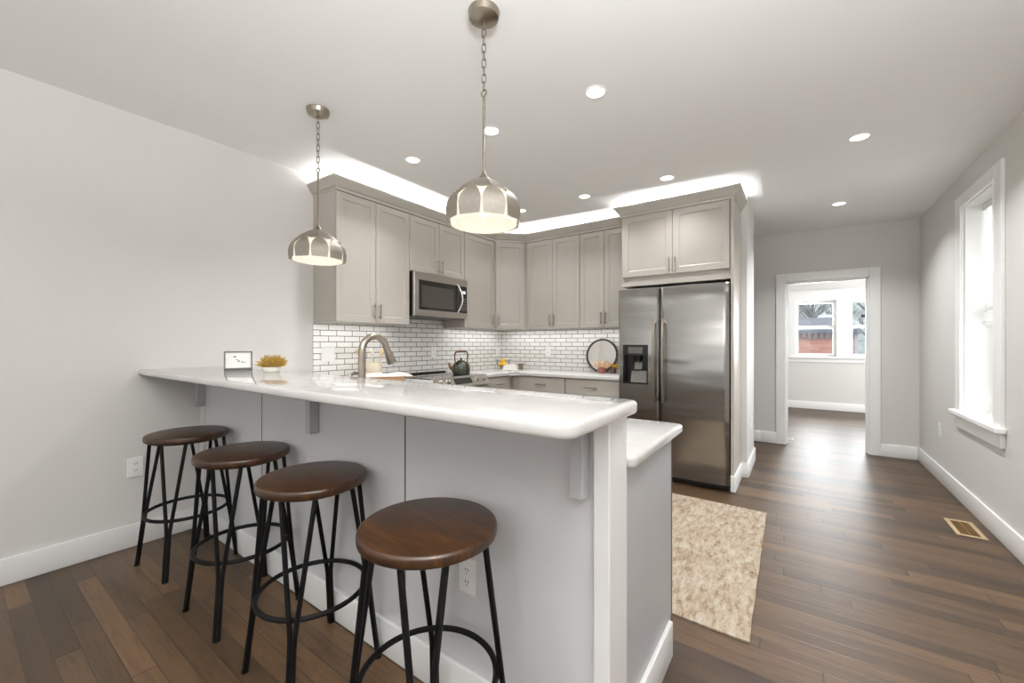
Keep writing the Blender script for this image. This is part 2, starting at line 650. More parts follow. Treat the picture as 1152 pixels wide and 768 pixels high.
# front wall behind the camera, two windows added for room light
wf = MB()
wx = [(-2.85, -1.75), (-0.65, 0.45)]
wf.box(XL - 0.2, wx[0][0], YF - 0.2, YF, 0, 2.72).box(wx[0][1], wx[1][0], YF - 0.2, YF, 0, 2.7).box(wx[1][1], XR + 0.3, YF - 0.2, YF, 0, 2.66)
for a, b_ in wx:
    wf.box(a, b_, YF - 0.2, YF, 0, 0.65).box(a, b_, YF - 0.2, YF, 2.35, 2.7)
struct(wf.build('wall_front', 'wall_paint'))
# kitchen rear wall with the short return beside the refrigerator
wk = MB()
wk.box(XL, -0.45, YK, 5.04, 0, 2.70).box(-0.45, -0.40, 4.35, 5.04, 0, 2.66)
struct(wk.build('wall_kitchen', 'wall_paint'))
# far room
fr = MB()
FY = 9.64
fw = [(-0.07, 0.56), (0.745, 1.375)]
FZ0, FZ1 = 1.0, 2.06
fr.box(-3.2, fw[0][0], FY, FY + 0.25, 0, 2.72).box(fw[0][1], fw[1][0], FY, FY + 0.25, 0, 2.7).box(fw[1][1], 3.4, FY, FY + 0.25, 0, 2.7)
for a, b_ in fw:
    fr.box(a, b_, FY, FY + 0.25, 0, FZ0).box(a, b_, FY, FY + 0.25, FZ1, 2.7)
struct(fr.build('wall_rear', 'wall_paint'))
struct(MB().box(-1.7, -1.5, YB + 0.15, FY, 0, 2.7).box(2.9, 3.1, YB + 0.15, 7.4, 0, 2.7).box(2.9, 3.1, 8.8, FY, 0, 2.7).box(2.9, 3.1, 7.4, 8.8, 0, 0.7).box(2.9, 3.1, 7.4, 8.8, 2.3, 2.7).build('wall_side', 'wall_paint'))  # right-hand opening added to let side fill into the far room

BBH = 0.14


def bb(pts, t=0.016):
    """baseboard with an eased top along x or y; (x0,x1,y0,y1) footprint"""
    o = MB()
    for (x0, x1, y0, y1) in pts:
        o.box(x0, x1, y0, y1, 0.001, BBH, 0.004, 2)
    return o


struct(bb([(XL, XL + 0.016, YF, 1.036)]).build('baseboard_left', 'trim_white', smooth=True))
struct(bb([(XR - 0.016, XR, YF, YB)]).build('baseboard_right', 'trim_white', smooth=True))
struct(bb([(-0.40, -0.243, YB - 0.016, YB), (0.735, XR - 0.016, YB - 0.016, YB), (XL, -0.4, YB - 0.016, YB)]).build('baseboard_back', 'trim_white', smooth=True))
struct(bb([(-0.40, -0.384, 4.334, 5.056), (-0.448, -0.40, 4.334, 4.35), (-0.448, -0.384, 5.04, 5.056)]).build('baseboard_kitchen', 'trim_white', smooth=True))
struct(bb([(-1.5, 2.9, FY - 0.016, FY)]).build('baseboard_rear', 'trim_white', smooth=True))

# doorway: casing, jambs, stop
dc = MB()
dc.box(-0.243, DX0 + 0.005, YB - 0.02, YB, 0.001, 2.104, 0.003).box(DX1 - 0.005, 0.735, YB - 0.02, YB, 0.001, 2.104, 0.003)
dc.box(DX0 + 0.005, DX1 - 0.005, YB - 0.02, YB, DZ - 0.005, 2.104, 0.003)
dc.box(DX0, DX0 + 0.018, YB, YB + 0.15, 0.001, DZ).box(DX1 - 0.018, DX1, YB, YB + 0.15, 0.001, DZ).box(DX0, DX1, YB, YB + 0.15, DZ - 0.018, DZ)
dc.box(DX1 - 0.03, DX1 - 0.018, YB + 0.06, YB + 0.10, 0.001, DZ - 0.018).box(DX0 + 0.018, DX0 + 0.03, YB + 0.06, YB + 0.10, 0.001, DZ - 0.018)
dc.box(DX0 + 0.018, DX1 - 0.018, YB + 0.06, YB + 0.10, DZ - 0.03, DZ - 0.018)
struct(dc.build('trim_1', 'trim_white'))
# the door leaf standing open into the far room
dl = struct(thing('door_1', (-0.13, YB + 0.15, 0), None, None))
MD = Matrix.Translation((-0.128, YB + 0.155, 0)) @ Matrix.Rotation(R(9), 4, 'Z') @ Matrix.Translation((0.128, -YB - 0.155, 0))
MB().box(-0.163, -0.128, YB + 0.155, YB + 0.93, 0.012, DZ - 0.02, 0.002).xf(MD).build('door_leaf', 'trim_white', dl)
for z in (0.22, 1.02, 1.80):
    MB().box(-0.1325, -0.1285, YB + 0.10, YB + 0.19, z - 0.045, z + 0.045).cyl((-0.126, YB + 0.152, z - 0.047), (-0.126, YB + 0.152, z + 0.047), 0.007, seg=10).build('hinge', 'nickel_dark', dl, True)
MB().cyl((-0.128, YB + 0.86, 0.95), (-0.085, YB + 0.86, 0.95), 0.011, seg=12).sphere((-0.07, YB + 0.86, 0.95), 0.027).xf(MD).build('door_knob', 'nickel_dark', dl, True)
ds = MB().cyl((-0.118, YB + 0.13, 0.05), (-0.075, YB + 0.13, 0.05), 0.006, seg=8).sphere((-0.07, YB + 0.13, 0.05), 0.012)
tag(ds.build('door_stop', 'plastic_white', None, True), 'small white door stop low on the left side of the doorway', 'door stop')


# windows -------------------------------------------------------------
def dh_window_y(name, x0, x1, z0, z1, y, casing_z1, sill_z):
    """double-hung sash pair in a wall facing -y"""
    t = struct(thing(name, ((x0 + x1) / 2, y, z0), None, None))
    zm = (z0 + z1) / 2 + 0.03
    f = MB()
    for (a, b_, c, d, yy) in ((x0, x1, zm - 0.03, z1, y + 0.10), (x0, x1, z0, zm + 0.03, y + 0.06)):
        f.box(a, a + 0.05, yy, yy + 0.035, c, d).box(b_ - 0.05, b_, yy, yy + 0.035, c, d)
        f.box(a + 0.05, b_ - 0.05, yy, yy + 0.035, c, c + 0.05).box(a + 0.05, b_ - 0.05, yy, yy + 0.035, d - 0.05, d)
    f.build('window_sash', 'trim_white', t)
    MB().box(x0 + 0.05, x1 - 0.05, y + 0.115, y + 0.119, zm, z1 - 0.05).box(x0 + 0.05, x1 - 0.05, y + 0.075, y + 0.079, z0 + 0.05, zm - 0.02).build('window_glass', 'pane_glass', t)
    return t


dh_window_y('window_2', fw[0][0], fw[0][1], FZ0, FZ1, FY, 0, 0)
dh_window_y('window_3', fw[1][0], fw[1][1], FZ0, FZ1, FY, 0, 0)
ct = MB()
ct.box(-0.18, fw[0][0] + 0.004, FY - 0.02, FY, FZ0, FZ1 + 0.02, 0.003).box(fw[0][1] - 0.004, fw[1][0] + 0.004, FY - 0.02, FY, FZ0, FZ1 + 0.02, 0.003)
ct.box(fw[1][1] - 0.004, 1.49, FY - 0.02, FY, FZ0, FZ1 + 0.02, 0.003).box(-0.18, 1.49, FY - 0.022, FY, FZ1, 2.22, 0.003)
ct.box(-0.21, 1.52, FY - 0.04, FY, 2.22, 2.25, 0.004).box(-0.22, 1.53, FY - 0.06, FY + 0.05, FZ0 - 0.035, FZ0, 0.006, 2).box(-0.19, 1.5, FY - 0.02, FY, FZ0 - 0.11, FZ0 - 0.035, 0.003)
struct(ct.build('trim_3', 'trim_white'))

# right-hand window: casing, stool, apron, jamb lining
rw = MB()
rw.box(XR - 0.02, XR, WY0 - 0.115, WY0 + 0.004, WZ0, WZ1 + 0.09, 0.003).box(XR - 0.02, XR, WY1 - 0.004, WY1 + 0.15, WZ0, WZ1 + 0.09, 0.003)
rw.box(XR - 0.02, XR, WY0 + 0.004, WY1 - 0.004, WZ1 - 0.004, WZ1 + 0.09, 0.003)
rw.box(XR - 0.026, XR - 0.02, WY0 + 0.0, WY0 + 0.004, WZ0, WZ1).box(XR - 0.026, XR - 0.02, WY1 - 0.004, WY1 + 0.004, WZ0, WZ1)
rw.box(XR - 0.055, XR - 0.0005, WY0 - 0.14, WY1 + 0.18, WZ0 - 0.03, WZ0 + 0.006, 0.008, 3).box(XR - 0.01, XR + 0.156, WY0 + 0.0125, WY1 - 0.0125, WZ0 + 0.0005, WZ0 + 0.006)
rw.box(XR - 0.022, XR, WY0 - 0.115, WY1 + 0.15, WZ0 - 0.125, WZ0 - 0.03, 0.003)
struct(rw.build('trim_2', 'trim_white'))
rl = MB()
rl.box(XR, XR + 0.16, WY1 - 0.012, WY1, WZ0, WZ1).box(XR, XR + 0.16, WY0, WY0 + 0.012, WZ0, WZ1).box(XR, XR + 0.16, WY0 + 0.012, WY1 - 0.012, WZ1 - 0.012, WZ1)
struct(rl.build('trim_4', 'trim_white'))
w1 = struct(thing('window_1', (XR + 0.14, 4.28, WZ0), None, None))
f = MB()
zm = 1.52
for (c, d, xx) in ((zm - 0.03, WZ1 - 0.012, XR + 0.20), (WZ0 + 0.006, zm + 0.03, XR + 0.155)):
    a, b_ = WY0 + 0.012, WY1 - 0.012
    f.box(xx, xx + 0.035, a, a + 0.05, c, d).box(xx, xx + 0.035, b_ - 0.05, b_, c, d)
    f.box(xx, xx + 0.035, a + 0.05, b_ - 0.05, c, c + 0.055).box(xx, xx + 0.035, a + 0.05, b_ - 0.05, d - 0.045, d)
f.build('window_sash', 'trim_white', w1)
MB().box(XR + 0.215, XR + 0.219, WY0 + 0.06, WY1 - 0.06, zm + 0.02, WZ1 - 0.06).box(XR + 0.17, XR + 0.174, WY0 + 0.06, WY1 - 0.06, WZ0 + 0.06, zm - 0.01).build('window_glass', 'pane_glass', w1)
# blind in the upper half
bl = thing('window_blind', (XR + 0.11, 4.28, 1.39), 'white slatted blind drawn halfway down the tall right-hand window', 'blind')
MB().box(XR + 0.09, XR + 0.135, WY0 + 0.02, WY1 - 0.02, 2.25, 2.30, 0.003).build('headrail', 'plastic_white', bl)
sl = MB()
for i in range(34):
    z = 1.435 + i * 0.0238
    sl.prism([(XR + 0.097, z - 0.006), (XR + 0.099, z - 0.008), (XR + 0.126, z + 0.010), (XR + 0.124, z + 0.012)], 'y', WY0 + 0.025, WY1 - 0.025)
sl.build('slat', 'plastic_white', bl)
MB().box(XR + 0.095, XR + 0.13, WY0 + 0.022, WY1 - 0.022, 1.392, 1.417, 0.004, 2).build('bottom_rail', 'plastic_white', bl)
MB().cyl((XR + 0.092, WY0 + 0.12, 1.40), (XR + 0.092, WY0 + 0.12, 2.27), 0.0015, seg=6).cyl((XR + 0.092, WY1 - 0.12, 1.40), (XR + 0.092, WY1 - 0.12, 2.27), 0.0015, seg=6).build('cord', 'plastic_white', bl)

# unseen front windows behind the camera, added to brighten the room
for k, (a, b_) in enumerate(wx):
    t = struct(thing('window_%d' % (4 + k), ((a + b_) / 2, YF, 0.65), None, None))
    f = MB()
    for (c, d, yy) in ((0.65, 1.53, YF - 0.12), (1.47, 2.35, YF - 0.16)):
        f.box(a, a + 0.06, yy, yy + 0.035, c, d).box(b_ - 0.06, b_, yy, yy + 0.035, c, d).box(a + 0.06, b_ - 0.06, yy, yy + 0.035, c, c + 0.06).box(a + 0.06, b_ - 0.06, yy, yy + 0.035, d - 0.06, d)
    f.box(a - 0.1, a, YF, YF + 0.02, 0.65, 2.45).box(b_, b_ + 0.1, YF, YF + 0.02, 0.65, 2.45).box(a - 0.1, b_ + 0.1, YF, YF + 0.02, 2.35, 2.45).box(a - 0.13, b_ + 0.13, YF, YF + 0.05, 0.61, 0.65)
    f.build('window_sash', 'trim_white', t)

# floor register by the right wall
vt = thing('floor_vent', (0.908, 4.0, 0.0), 'brass floor register with louvre slats in the floor by the right wall', 'vent')
MB().box(0.838, 0.862, 3.845, 4.155, 0.0005, 0.006, 0.002).box(0.954, 0.978, 3.845, 4.155, 0.0005, 0.006, 0.002).box(0.862, 0.954, 3.845, 3.87, 0.0005, 0.006, 0.002).box(0.862, 0.954, 4.13, 4.155, 0.0005, 0.006, 0.002).build('rim', 'vent_tan', vt)
MB().box(0.862, 0.954, 3.87, 4.13, 0.0005, 0.0012).build('grille_backing', 'duct_dark', vt)
lv = MB()
for i in range(12):
    y = 3.88 + i * 0.0215
    lv.box(0.862, 0.954, y, y + 0.007, 0.0012, 0.005)
lv.box(0.905, 0.911, 3.87, 4.13, 0.0012, 0.0055)
lv.build('louvre', 'brass', vt)


# wall plates ----------------------------------------------------------
def plate(name, label, pos, normal, w, h, kind, group=None):
    """electrical plate; built facing -y at the origin then turned to the wall normal"""
    o = thing(name, pos, label, 'outlet' if 'outlet' in name else 'switch', group)
    ang = {'-y': 0, '+x': R(90), '-x': R(-90)}[normal]
    M = Matrix.Translation(pos) @ Matrix.Rotation(ang, 4, 'Z')
    MB().box(-w / 2, w / 2, -0.006, -0.0003, -h / 2, h / 2, 0.002, 2).xf(M).build('cover_plate', 'plastic_white', o)
    n = max(1, round(w / 0.075))
    for i in range(n):
        cx = (i - (n - 1) / 2) * 0.046
        if kind == 'outlet':
            for zz in (0.02, -0.02):
                rc = MB().box(cx - 0.016, cx + 0.016, -0.0075, -0.006, zz - 0.0145, zz + 0.0145, 0.0005).xf(M).build('receptacle', 'plastic_white', o)
                MB().box(cx - 0.0075, cx - 0.0045, -0.0078, -0.0075, zz - 0.001, zz + 0.008).box(cx + 0.0045, cx + 0.0075, -0.0078, -0.0075, zz - 0.001, zz + 0.008).box(cx - 0.002, cx + 0.002, -0.0078, -0.0075, zz - 0.010, zz - 0.006).xf(M).build('slot', 'slot_dark', rc)
        else:
            MB().prism([(-0.006, -0.033), (-0.009, -0.033), (-0.0065, 0.033), (-0.006, 0.033)], 'x', cx - 0.0165, cx + 0.0165).xf(M).build('rocker', 'plastic_white', o)
    return o


plate('wall_outlet', 'white outlet plate on the left wall behind the far left stool', (XL, 0.712, 0.485), '+x', 0.075, 0.118, 'outlet')
plate('wall_outlet', 'white outlet on the bar front behind the nearest stool', (-0.927, 1.052, 0.455), '-y', 0.075, 0.118, 'outlet')
plate('wall_outlet', 'white outlet low on the right wall left of the tall window', (XR, 5.275, 0.468), '-x', 0.075, 0.118, 'outlet')
plate('light_switch', 'white light switch on the wall end right of the refrigerator', (-0.40, 4.834, 1.21), '+x', 0.075, 0.118, 'switch')
plate('wall_outlet', 'white outlet low on the wall end right of the refrigerator', (-0.40, 4.745, 0.455), '+x', 0.075, 0.118, 'outlet')
plate('light_switch', 'white double switch plate on the tile left of the faucet', (XL + 0.01, 1.967, 1.152), '+x', 0.122, 0.122, 'switch')
plate('wall_outlet', 'white outlet on the tile just behind the green kettle', (XL + 0.01, 3.215, 1.15), '+x', 0.075, 0.122, 'outlet')
plate('wall_outlet', 'white outlet on the tile near the corner above the lemons', (XL + 0.01, 4.40, 1.13), '+x', 0.075, 0.122, 'outlet')
plate('wall_outlet', 'white outlet on the rear tile left of the round mirror', (-2.62, YK - 0.01, 1.15), '-y', 0.075, 0.122, 'outlet')

# ------------------------------------------------------------------ breakfast bar
bar = thing('breakfast_bar', (-1.9, 1.1, 0), 'pale grey panelled knee wall of the breakfast bar with a square end post', 'bar wall')
MB().box(XL, -0.46, 1.052, 1.16, 0.0, 1.052).build('panel', 'bar_paint', bar)
for x in (-2.455, -1.251):
    MB().box(x - 0.0025, x + 0.0025, 1.0505, 1.0522, BBH, 1.052).build('seam', 'slot_dark', bar)
MB().box(XL, XL + 0.075, 1.043, 1.0519, BBH, 1.052, 0.002).build('corner_trim', 'bar_paint', bar)
MB().box(-0.46, -0.413, 1.034, 1.169, 0.0, 1.052, 0.003).build('end_post', 'trim_white', bar)
MB().box(XL + 0.016, -0.4605, 1.036, 1.0519, 0.001, BBH, 0.004, 2).build('baseboard', 'trim_white', bar, True)
for x in (-3.298, -1.885, -0.498):
    b_ = MB()
    b_.box(x - 0.02, x + 0.02, 1.005, 1.0519, 0.825, 1.052, 0.002).box(x - 0.02, x + 0.02, 0.80, 1.005, 1.036, 1.052, 0.002)
    b_.build('support_bracket', 'panel_grey', bar)


def slab(x0, x1, y0, y1, z0, z1, rad, bull, corners=(1, 1, 1, 1), seg=8):
    """countertop: rounded plan corners (order x0y0, x1y0, x1y1, x0y1) and an eased edge"""
    def outline(ins):
        P = []
        cs = [(x0, y0, 180), (x1, y0, 270), (x1, y1, 0), (x0, y1, 90)]
        for i, (cx, cy, a0) in enumerate(cs):
            r_ = rad if corners[i] else 0.0
            sx_ = 1 if cx == x0 else -1
            sy_ = 1 if cy == y0 else -1
            if r_ == 0:
                P += [(cx + sx_ * ins, cy + sy_ * ins)] * 1
                continue
            ox, oy = cx + sx_ * r_, cy + sy_ * r_
            for k in range(seg + 1):
                a = R(a0 + 90 * k / seg)
                P.append((ox + (r_ - ins) * math.cos(a), oy + (r_ - ins) * math.sin(a)))
        return P
    m_ = MB()
    layers = []
    h = z1 - z0
    prof = [(bull, z0)] + [(bull - bull * math.sin(R(a)), z0 + bull - bull * math.cos(R(a))) for a in (30, 60, 90)] + [(bull - bull * math.cos(R(a)), z1 - bull + bull * math.sin(R(a))) for a in (0, 30, 60, 90)]
    for ins, z in prof:
        layers.append([m_.bm.verts.new((p[0], p[1], z)) for p in outline(ins)])
    n_ = len(layers[0])
    for A, B in zip(layers, layers[1:]):
        for i in range(n_):
            m_.bm.faces.new((A[i], A[(i + 1) % n_], B[(i + 1) % n_], B[i]))
    m_.bm.faces.new(layers[0][::-1])
    m_.bm.faces.new(layers[-1])
    return m_


BT = 1.088
tag(slab(XL + 0.001, -0.372, 0.725, 1.172, 1.052, BT, 0.045, 0.011, (0, 1, 1, 0)).build('bar_countertop', 'quartz', None, True, 50),
    'long raised white quartz bar top running out from the left wall', 'countertop')

# ------------------------------------------------------------------ kitchen: base units
CT = 0.917
CF = -2.74    # face plane of left run doors
YC = 3.89     # face plane of rear run doors


def shaker(m_, w, h, t=0.02, fr=0.055, mat=None):
    """door slab in the XZ plane, front at y=0, back at y=t, lower left corner at origin"""
    m_.box(0, w, 0.008, t, 0, h)
    fr = min(fr, w * 0.3, h * 0.3)
    o = [(0, 0), (w, 0), (w, h), (0, h)]
    i1 = [(fr, fr), (w - fr, fr), (w - fr, h - fr), (fr, h - fr)]
    e = 0.004
    o2 = [(e, e), (w - e, e), (w - e, h - e), (e, h - e)]
    i2 = [(fr + 0.012, fr + 0.012), (w - fr - 0.012, fr + 0.012), (w - fr - 0.012, h - fr - 0.012), (fr + 0.012, h - fr - 0.012)]
    loops = []
    for pts, y in ((o, 0.008), (o, 0.003), (o2, 0.0), (i1, 0.0), (i1, 0.004), (i2, 0.0095)):
        loops.append([m_.bm.verts.new((p[0], y, p[1])) for p in pts])
    for A, B in zip(loops, loops[1:]):
        for k in range(4):
            m_.bm.faces.new((A[k], A[(k + 1) % 4], B[(k + 1) % 4], B[k]))
    m_.bm.faces.new(loops[-1])
    return m_


def slab_front(m_, w, h, t=0.02):
    m_.box(0, w, 0, t, 0, h, 0.004, 2)
    return m_


def pull(m_, x, z, L=0.13, vertical=True):
    """bar pull standing off the door, at front y<0"""
    d = -0.032
    if vertical:
        m_.cyl((x, d, z - L / 2), (x, d, z + L / 2), 0.0055, seg=10)
        for s_ in (-1, 1):
            m_.cyl((x, d, z + s_ * L * 0.36), (x, 0.0, z + s_ * L * 0.36), 0.0042, seg=8)
    else:
        m_.cyl((x - L / 2, d, z), (x + L / 2, d, z), 0.0055, seg=10)
        for s_ in (-1, 1):
            m_.cyl((x + s_ * L * 0.36, d, z), (x + s_ * L * 0.36, 0.0, z), 0.0042, seg=8)
    return m_


def front(cab, org, ang, w, h, kind='door', hx=None, hz=None, vertical=True, L=0.13):
    """door or drawer front with its handle. org = lower left corner seen from the front"""
    M = Matrix.Translation(org) @ Matrix.Rotation(ang, 4, 'Z')
    m_ = MB()
    if kind == 'door':
        shaker(m_, w, h)
    else:
        slab_front(m_, w, h)
    d = m_.xf(M).build(kind, 'cabinet_paint', cab)
    if hx is not None:
        pull(MB(), hx, hz, L, vertical).xf(M).build('handle', 'nickel', d, True)
    return d


A_L = R(90)    # fronts facing +x : local x runs along +y
G = 0.003

# left run, between bar and range (its top shows only behind the faucet)
c = thing('base_cabinet', (-3.05, 1.9, 0), 'grey base cabinet in the left run between the bar and the range', 'cabinet')
MB().box(XL + 0.001, CF - 0.021, 1.80, 2.60, 0.1, 0.880).box(XL + 0.001, CF - 0.09, 1.80, 2.60, 0.0, 0.1).build('body', 'cabinet_paint', c)
for i in range(2):
    y0 = 1.81 + i * 0.395
    front(c, (CF, y0, 0.72), A_L, 0.39, 0.15, 'drawer', 0.195, 0.075, False)
    front(c, (CF, y0, 0.105), A_L, 0.39, 0.61, 'door', 0.35 if i == 0 else 0.04, 0.5)
# peninsula base, its end panel faces the camera side
c = thing('peninsula_cabinet', (-1.5, 1.45, 0), 'grey peninsula base cabinet with a plain end panel beside the rug', 'cabinet')
MB().box(-2.73, -0.455, 1.1705, 1.735, 0.1, 0.69).box(-2.73, -2.13, 1.1705, 1.735, 0.69, 0.880).box(-1.43, -0.455, 1.1705, 1.735, 0.69, 0.880).box(-2.13, -1.43, 1.71, 1.735, 0.69, 0.880).box(-2.73, -0.455, 1.1705, 1.66, 0.0, 0.1).build('body', 'cabinet_paint', c)
MB().box(-0.4545, -0.43, 1.1705, 1.738, 0.0, 0.880, 0.002).build('end_panel', 'panel_grey', c)
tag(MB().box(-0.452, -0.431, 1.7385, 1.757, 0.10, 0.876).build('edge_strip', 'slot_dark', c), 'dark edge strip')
MB().box(-0.4299, -0.413, 1.1705, 1.70, 0.001, BBH, 0.004, 2).build('baseboard', 'trim_white', c, True)
for i in range(4):
    x1 = -0.46 - i * 0.56
    w_ = 0.553
    front(c, (x1, 1.757, 0.105), R(180), w_, 0.61, 'door', 0.04 if i % 2 else w_ - 0.04, 0.5)
    front(c, (x1, 1.757, 0.72), R(180), w_, 0.15, 'drawer', w_ / 2, 0.075, False)

# range to corner
c = thing('base_cabinet', (-3.05, 3.62, 0), 'narrow grey base cabinet right beside the range in the left run', 'cabinet')
MB().box(XL + 0.001, CF - 0.021, 3.378, 3.905, 0.1, 0.880).box(XL + 0.001, CF - 0.09, 3.378, 3.905, 0.0, 0.1).build('body', 'cabinet_paint', c)
front(c, (CF, 3.40, 0.71), A_L, 0.43, 0.163, 'drawer', 0.22, 0.085, False, 0.11)
front(c, (CF, 3.40, 0.105), A_L, 0.43, 0.60, 'door', 0.39, 0.49)
c = thing('corner_cabinet', (-3.0, 4.2, 0), 'grey corner base filler where the two cabinet runs meet', 'cabinet')
MB().box(XL + 0.001, -2.655, YC + 0.021, YK - 0.001, 0.0, 0.880).build('body', 'cabinet_paint', c)
for nm, x0, x1, lab in (('base_cabinet', -2.65, -2.055, 'grey drawer base cabinet on the rear wall, next to the corner'), ('base_cabinet', -2.05, -1.452, 'grey drawer base cabinet on the rear wall, against the refrigerator')):
    c = thing(nm, ((x0 + x1) / 2, 4.2, 0), lab, 'cabinet')
    MB().box(x0, x1, YC + 0.021, YK - 0.001, 0.1, 0.880).box(x0, x1, YC + 0.09, YK - 0.001, 0.0, 0.1).build('body', 'cabinet_paint', c)
    w_ = x1 - x0 - 0.006
    front(c, (x0 + 0.003, YC, 0.71), 0, w_, 0.163, 'drawer', w_ / 2, 0.085, False)
    front(c, (x0 + 0.003, YC, 0.105), 0, w_ / 2 - 0.002, 0.60, 'door', w_ / 2 - 0.04, 0.5)
    front(c, (x0 + 0.003 + w_ / 2, YC, 0.105), 0, w_ / 2, 0.60, 'door', 0.04, 0.5)

# countertops: peninsula + left run in one piece with a sink cut-out; corner piece
pc = slab(-2.70, -0.392, 1.1705, 1.79, 0.881, CT, 0.03, 0.011, (0, 1, 1, 0))
# sink cut-out made from four slabs instead of a boolean: the sink bay is left of x=-2.1 .. -1.4
SX0, SX1, SY0, SY1 = -2.12, -1.44, 1.30, 1.70
pc.bm.free()
pc = slab(SX1, -0.392, 1.1705, 1.79, 0.881, CT, 0.03, 0.011, (0, 1, 1, 0))
pc.box(SX0, SX1, 1.1705, SY0, 0.881, CT).box(SX0, SX1, SY1, 1.79, 0.881, CT)
pc.box(-2.715, SX0, 1.1705, 1.79, 0.881, CT).box(XL + 0.001, -2.715, 1.1705, 2.604, 0.881, CT)
tag(pc.build('kitchen_countertop', 'quartz', None, True, 50), 'lower white quartz counter of the peninsula, ending beside the rug', 'countertop')
ce = MB()
cc = []
for k in range(7):
    a = R(180 + 90 - 90 * k / 6)
    cc.append((-2.715 + 0.09 - 0.09 * math.cos(R(90 * k / 6)), 3.865 - 0.09 + 0.09 * math.sin(R(90 * k / 6))))
ce.prism([(XL + 0.001, 3.376), (-2.715, 3.376)] + cc + [(-1.44, 3.865), (-1.44, YK - 0.001), (XL + 0.001, YK - 0.001)], 'z', 0.881, CT)
es = [e for e in ce.bm.edges if abs(e.verts[0].co.z - e.verts[1].co.z) < 1e-6]
bmesh.ops.bevel(ce.bm, geom=es, offset=0.008, segments=3, profile=0.5, affect='EDGES')
tag(ce.build('kitchen_countertop', 'quartz', None, True, 50), 'white quartz counter from the range around the corner to the refrigerator', 'countertop')
sk = thing('kitchen_sink', ((SX0 + SX1) / 2, 1.5, 0.70), 'stainless undermount sink below the faucet in the lower counter', 'sink')
t = 0.004
MB().box(SX0 + .002, SX1 - .002, SY0 + .002, SY1 - .002, 0.885, 0.888 - 0.002).bm.free()
MB().box(SX0 + .002, SX0 + .006, SY0 + .002, SY1 - .002, 0.70, 0.90).box(SX1 - .006, SX1 - .002, SY0 + .002, SY1 - .002, 0.70, 0.90).box(SX0 + .006, SX1 - .006, SY0 + .002, SY0 + .006, 0.70, 0.90).box(SX0 + .006, SX1 - .006, SY1 - .006, SY1 - .002, 0.70, 0.90).box(SX0 + .006, SX1 - .006, SY0 + .006, SY1 - .006, 0.70, 0.704).build('basin', 'steel', sk)
MB().lathe([(0.0, 0.7045), (0.045, 0.7045), (0.045, 0.707), (0.0, 0.706)], 24, ((SX0 + SX1) / 2, 1.5, 0)).build('drain', 'steel_dark', sk, True)

# faucet
FX, FY_ = -1.80, 1.238
fc = thing('faucet', (FX, FY_, CT), 'tall brushed nickel gooseneck faucet with pull-down head behind the bar top', 'faucet')
MB().lathe([(0.030, CT + 0.0005), (0.030, CT + 0.008), (0.024, CT + 0.014), (0.022, CT + 0.10), (0.0185, CT + 0.115)], 24, (FX, FY_, 0)).build('base', 'nickel', fc, True)
pts = [(FX, FY_, CT + 0.11), (FX, FY_, CT + 0.20), (FX, FY_, CT + 0.295)]
RA = 0.074
for k in range(1, 13):
    a = R(180 - 14.0 * k)
    pts.append((FX, FY_ + RA + RA * math.cos(a), CT + 0.295 + RA * math.sin(a)))
MB().tube(pts, [0.0185] * 3 + [0.0175] * 12, 14).build('spout', 'nickel', fc, True)
e0 = Vector(pts[-1])
dr = (Vector(pts[-1]) - Vector(pts[-2])).normalized()
dr = (dr + Vector((0, 0.12, 0))).normalized()
MB().tube([e0, e0 + dr * 0.02, e0 + dr * 0.065, e0 + dr * 0.09], [0.017, 0.019, 0.024, 0.026], 16).build('spray_head', 'nickel', fc, True)
MB().cyl((FX + 0.02, FY_, CT + 0.06), (FX + 0.045, FY_, CT + 0.06), 0.012).tube([(FX + 0.045, FY_, CT + 0.06), (FX + 0.06, FY_, CT + 0.085), (FX + 0.075, FY_, CT + 0.135)], [0.008, 0.007, 0.005], 10).build('lever', 'nickel', fc, True)
sd = thing('soap_dispenser', (FX - 0.11, FY_, CT), 'small nickel soap dispenser with curved spout left of the faucet', 'soap dispenser')
MB().lathe([(0.022, CT + 0.0005), (0.022, CT + 0.008), (0.011, CT + 0.014), (0.011, CT + 0.14), (0.006, CT + 0.148)], 18, (FX - 0.11, FY_, 0)).build('pump', 'nickel_dark', sd, True)
MB().tube([(FX - 0.11, FY_, CT + 0.145), (FX - 0.11, FY_ + 0.005, CT + 0.165), (FX - 0.11, FY_ + 0.03, CT + 0.18), (FX - 0.11, FY_ + 0.06, CT + 0.172), (FX - 0.11, FY_ + 0.075, CT + 0.155)], 0.0075, 10).build('spout', 'nickel_dark', sd, True)

# ------------------------------------------------------------------ range
RY0, RY1, RX = 2.608, 3.372, -2.70
rg = thing('kitchen_range', (-3.0, 2.99, 0), 'stainless slide-in electric range with black glass top under the microwave', 'range')
MB().box(XL + 0.01, RX - 0.02, RY0, RY1, 0.06, 0.90).box(XL + 0.05, RX - 0.06, RY0 + 0.03, RY1 - 0.03, 0.0, 0.06).build('body', 'steel_dark', rg)
MB().box(XL + 0.012, RX - 0.055, RY0, RY1, 0.9005, 0.923, 0.002).build('cooktop', 'black_glass', rg)
MB().box(XL + 0.012, XL + 0.05, RY0, RY1, 0.9232, 0.938, 0.003).build('rear_trim', 'black_plastic', rg)
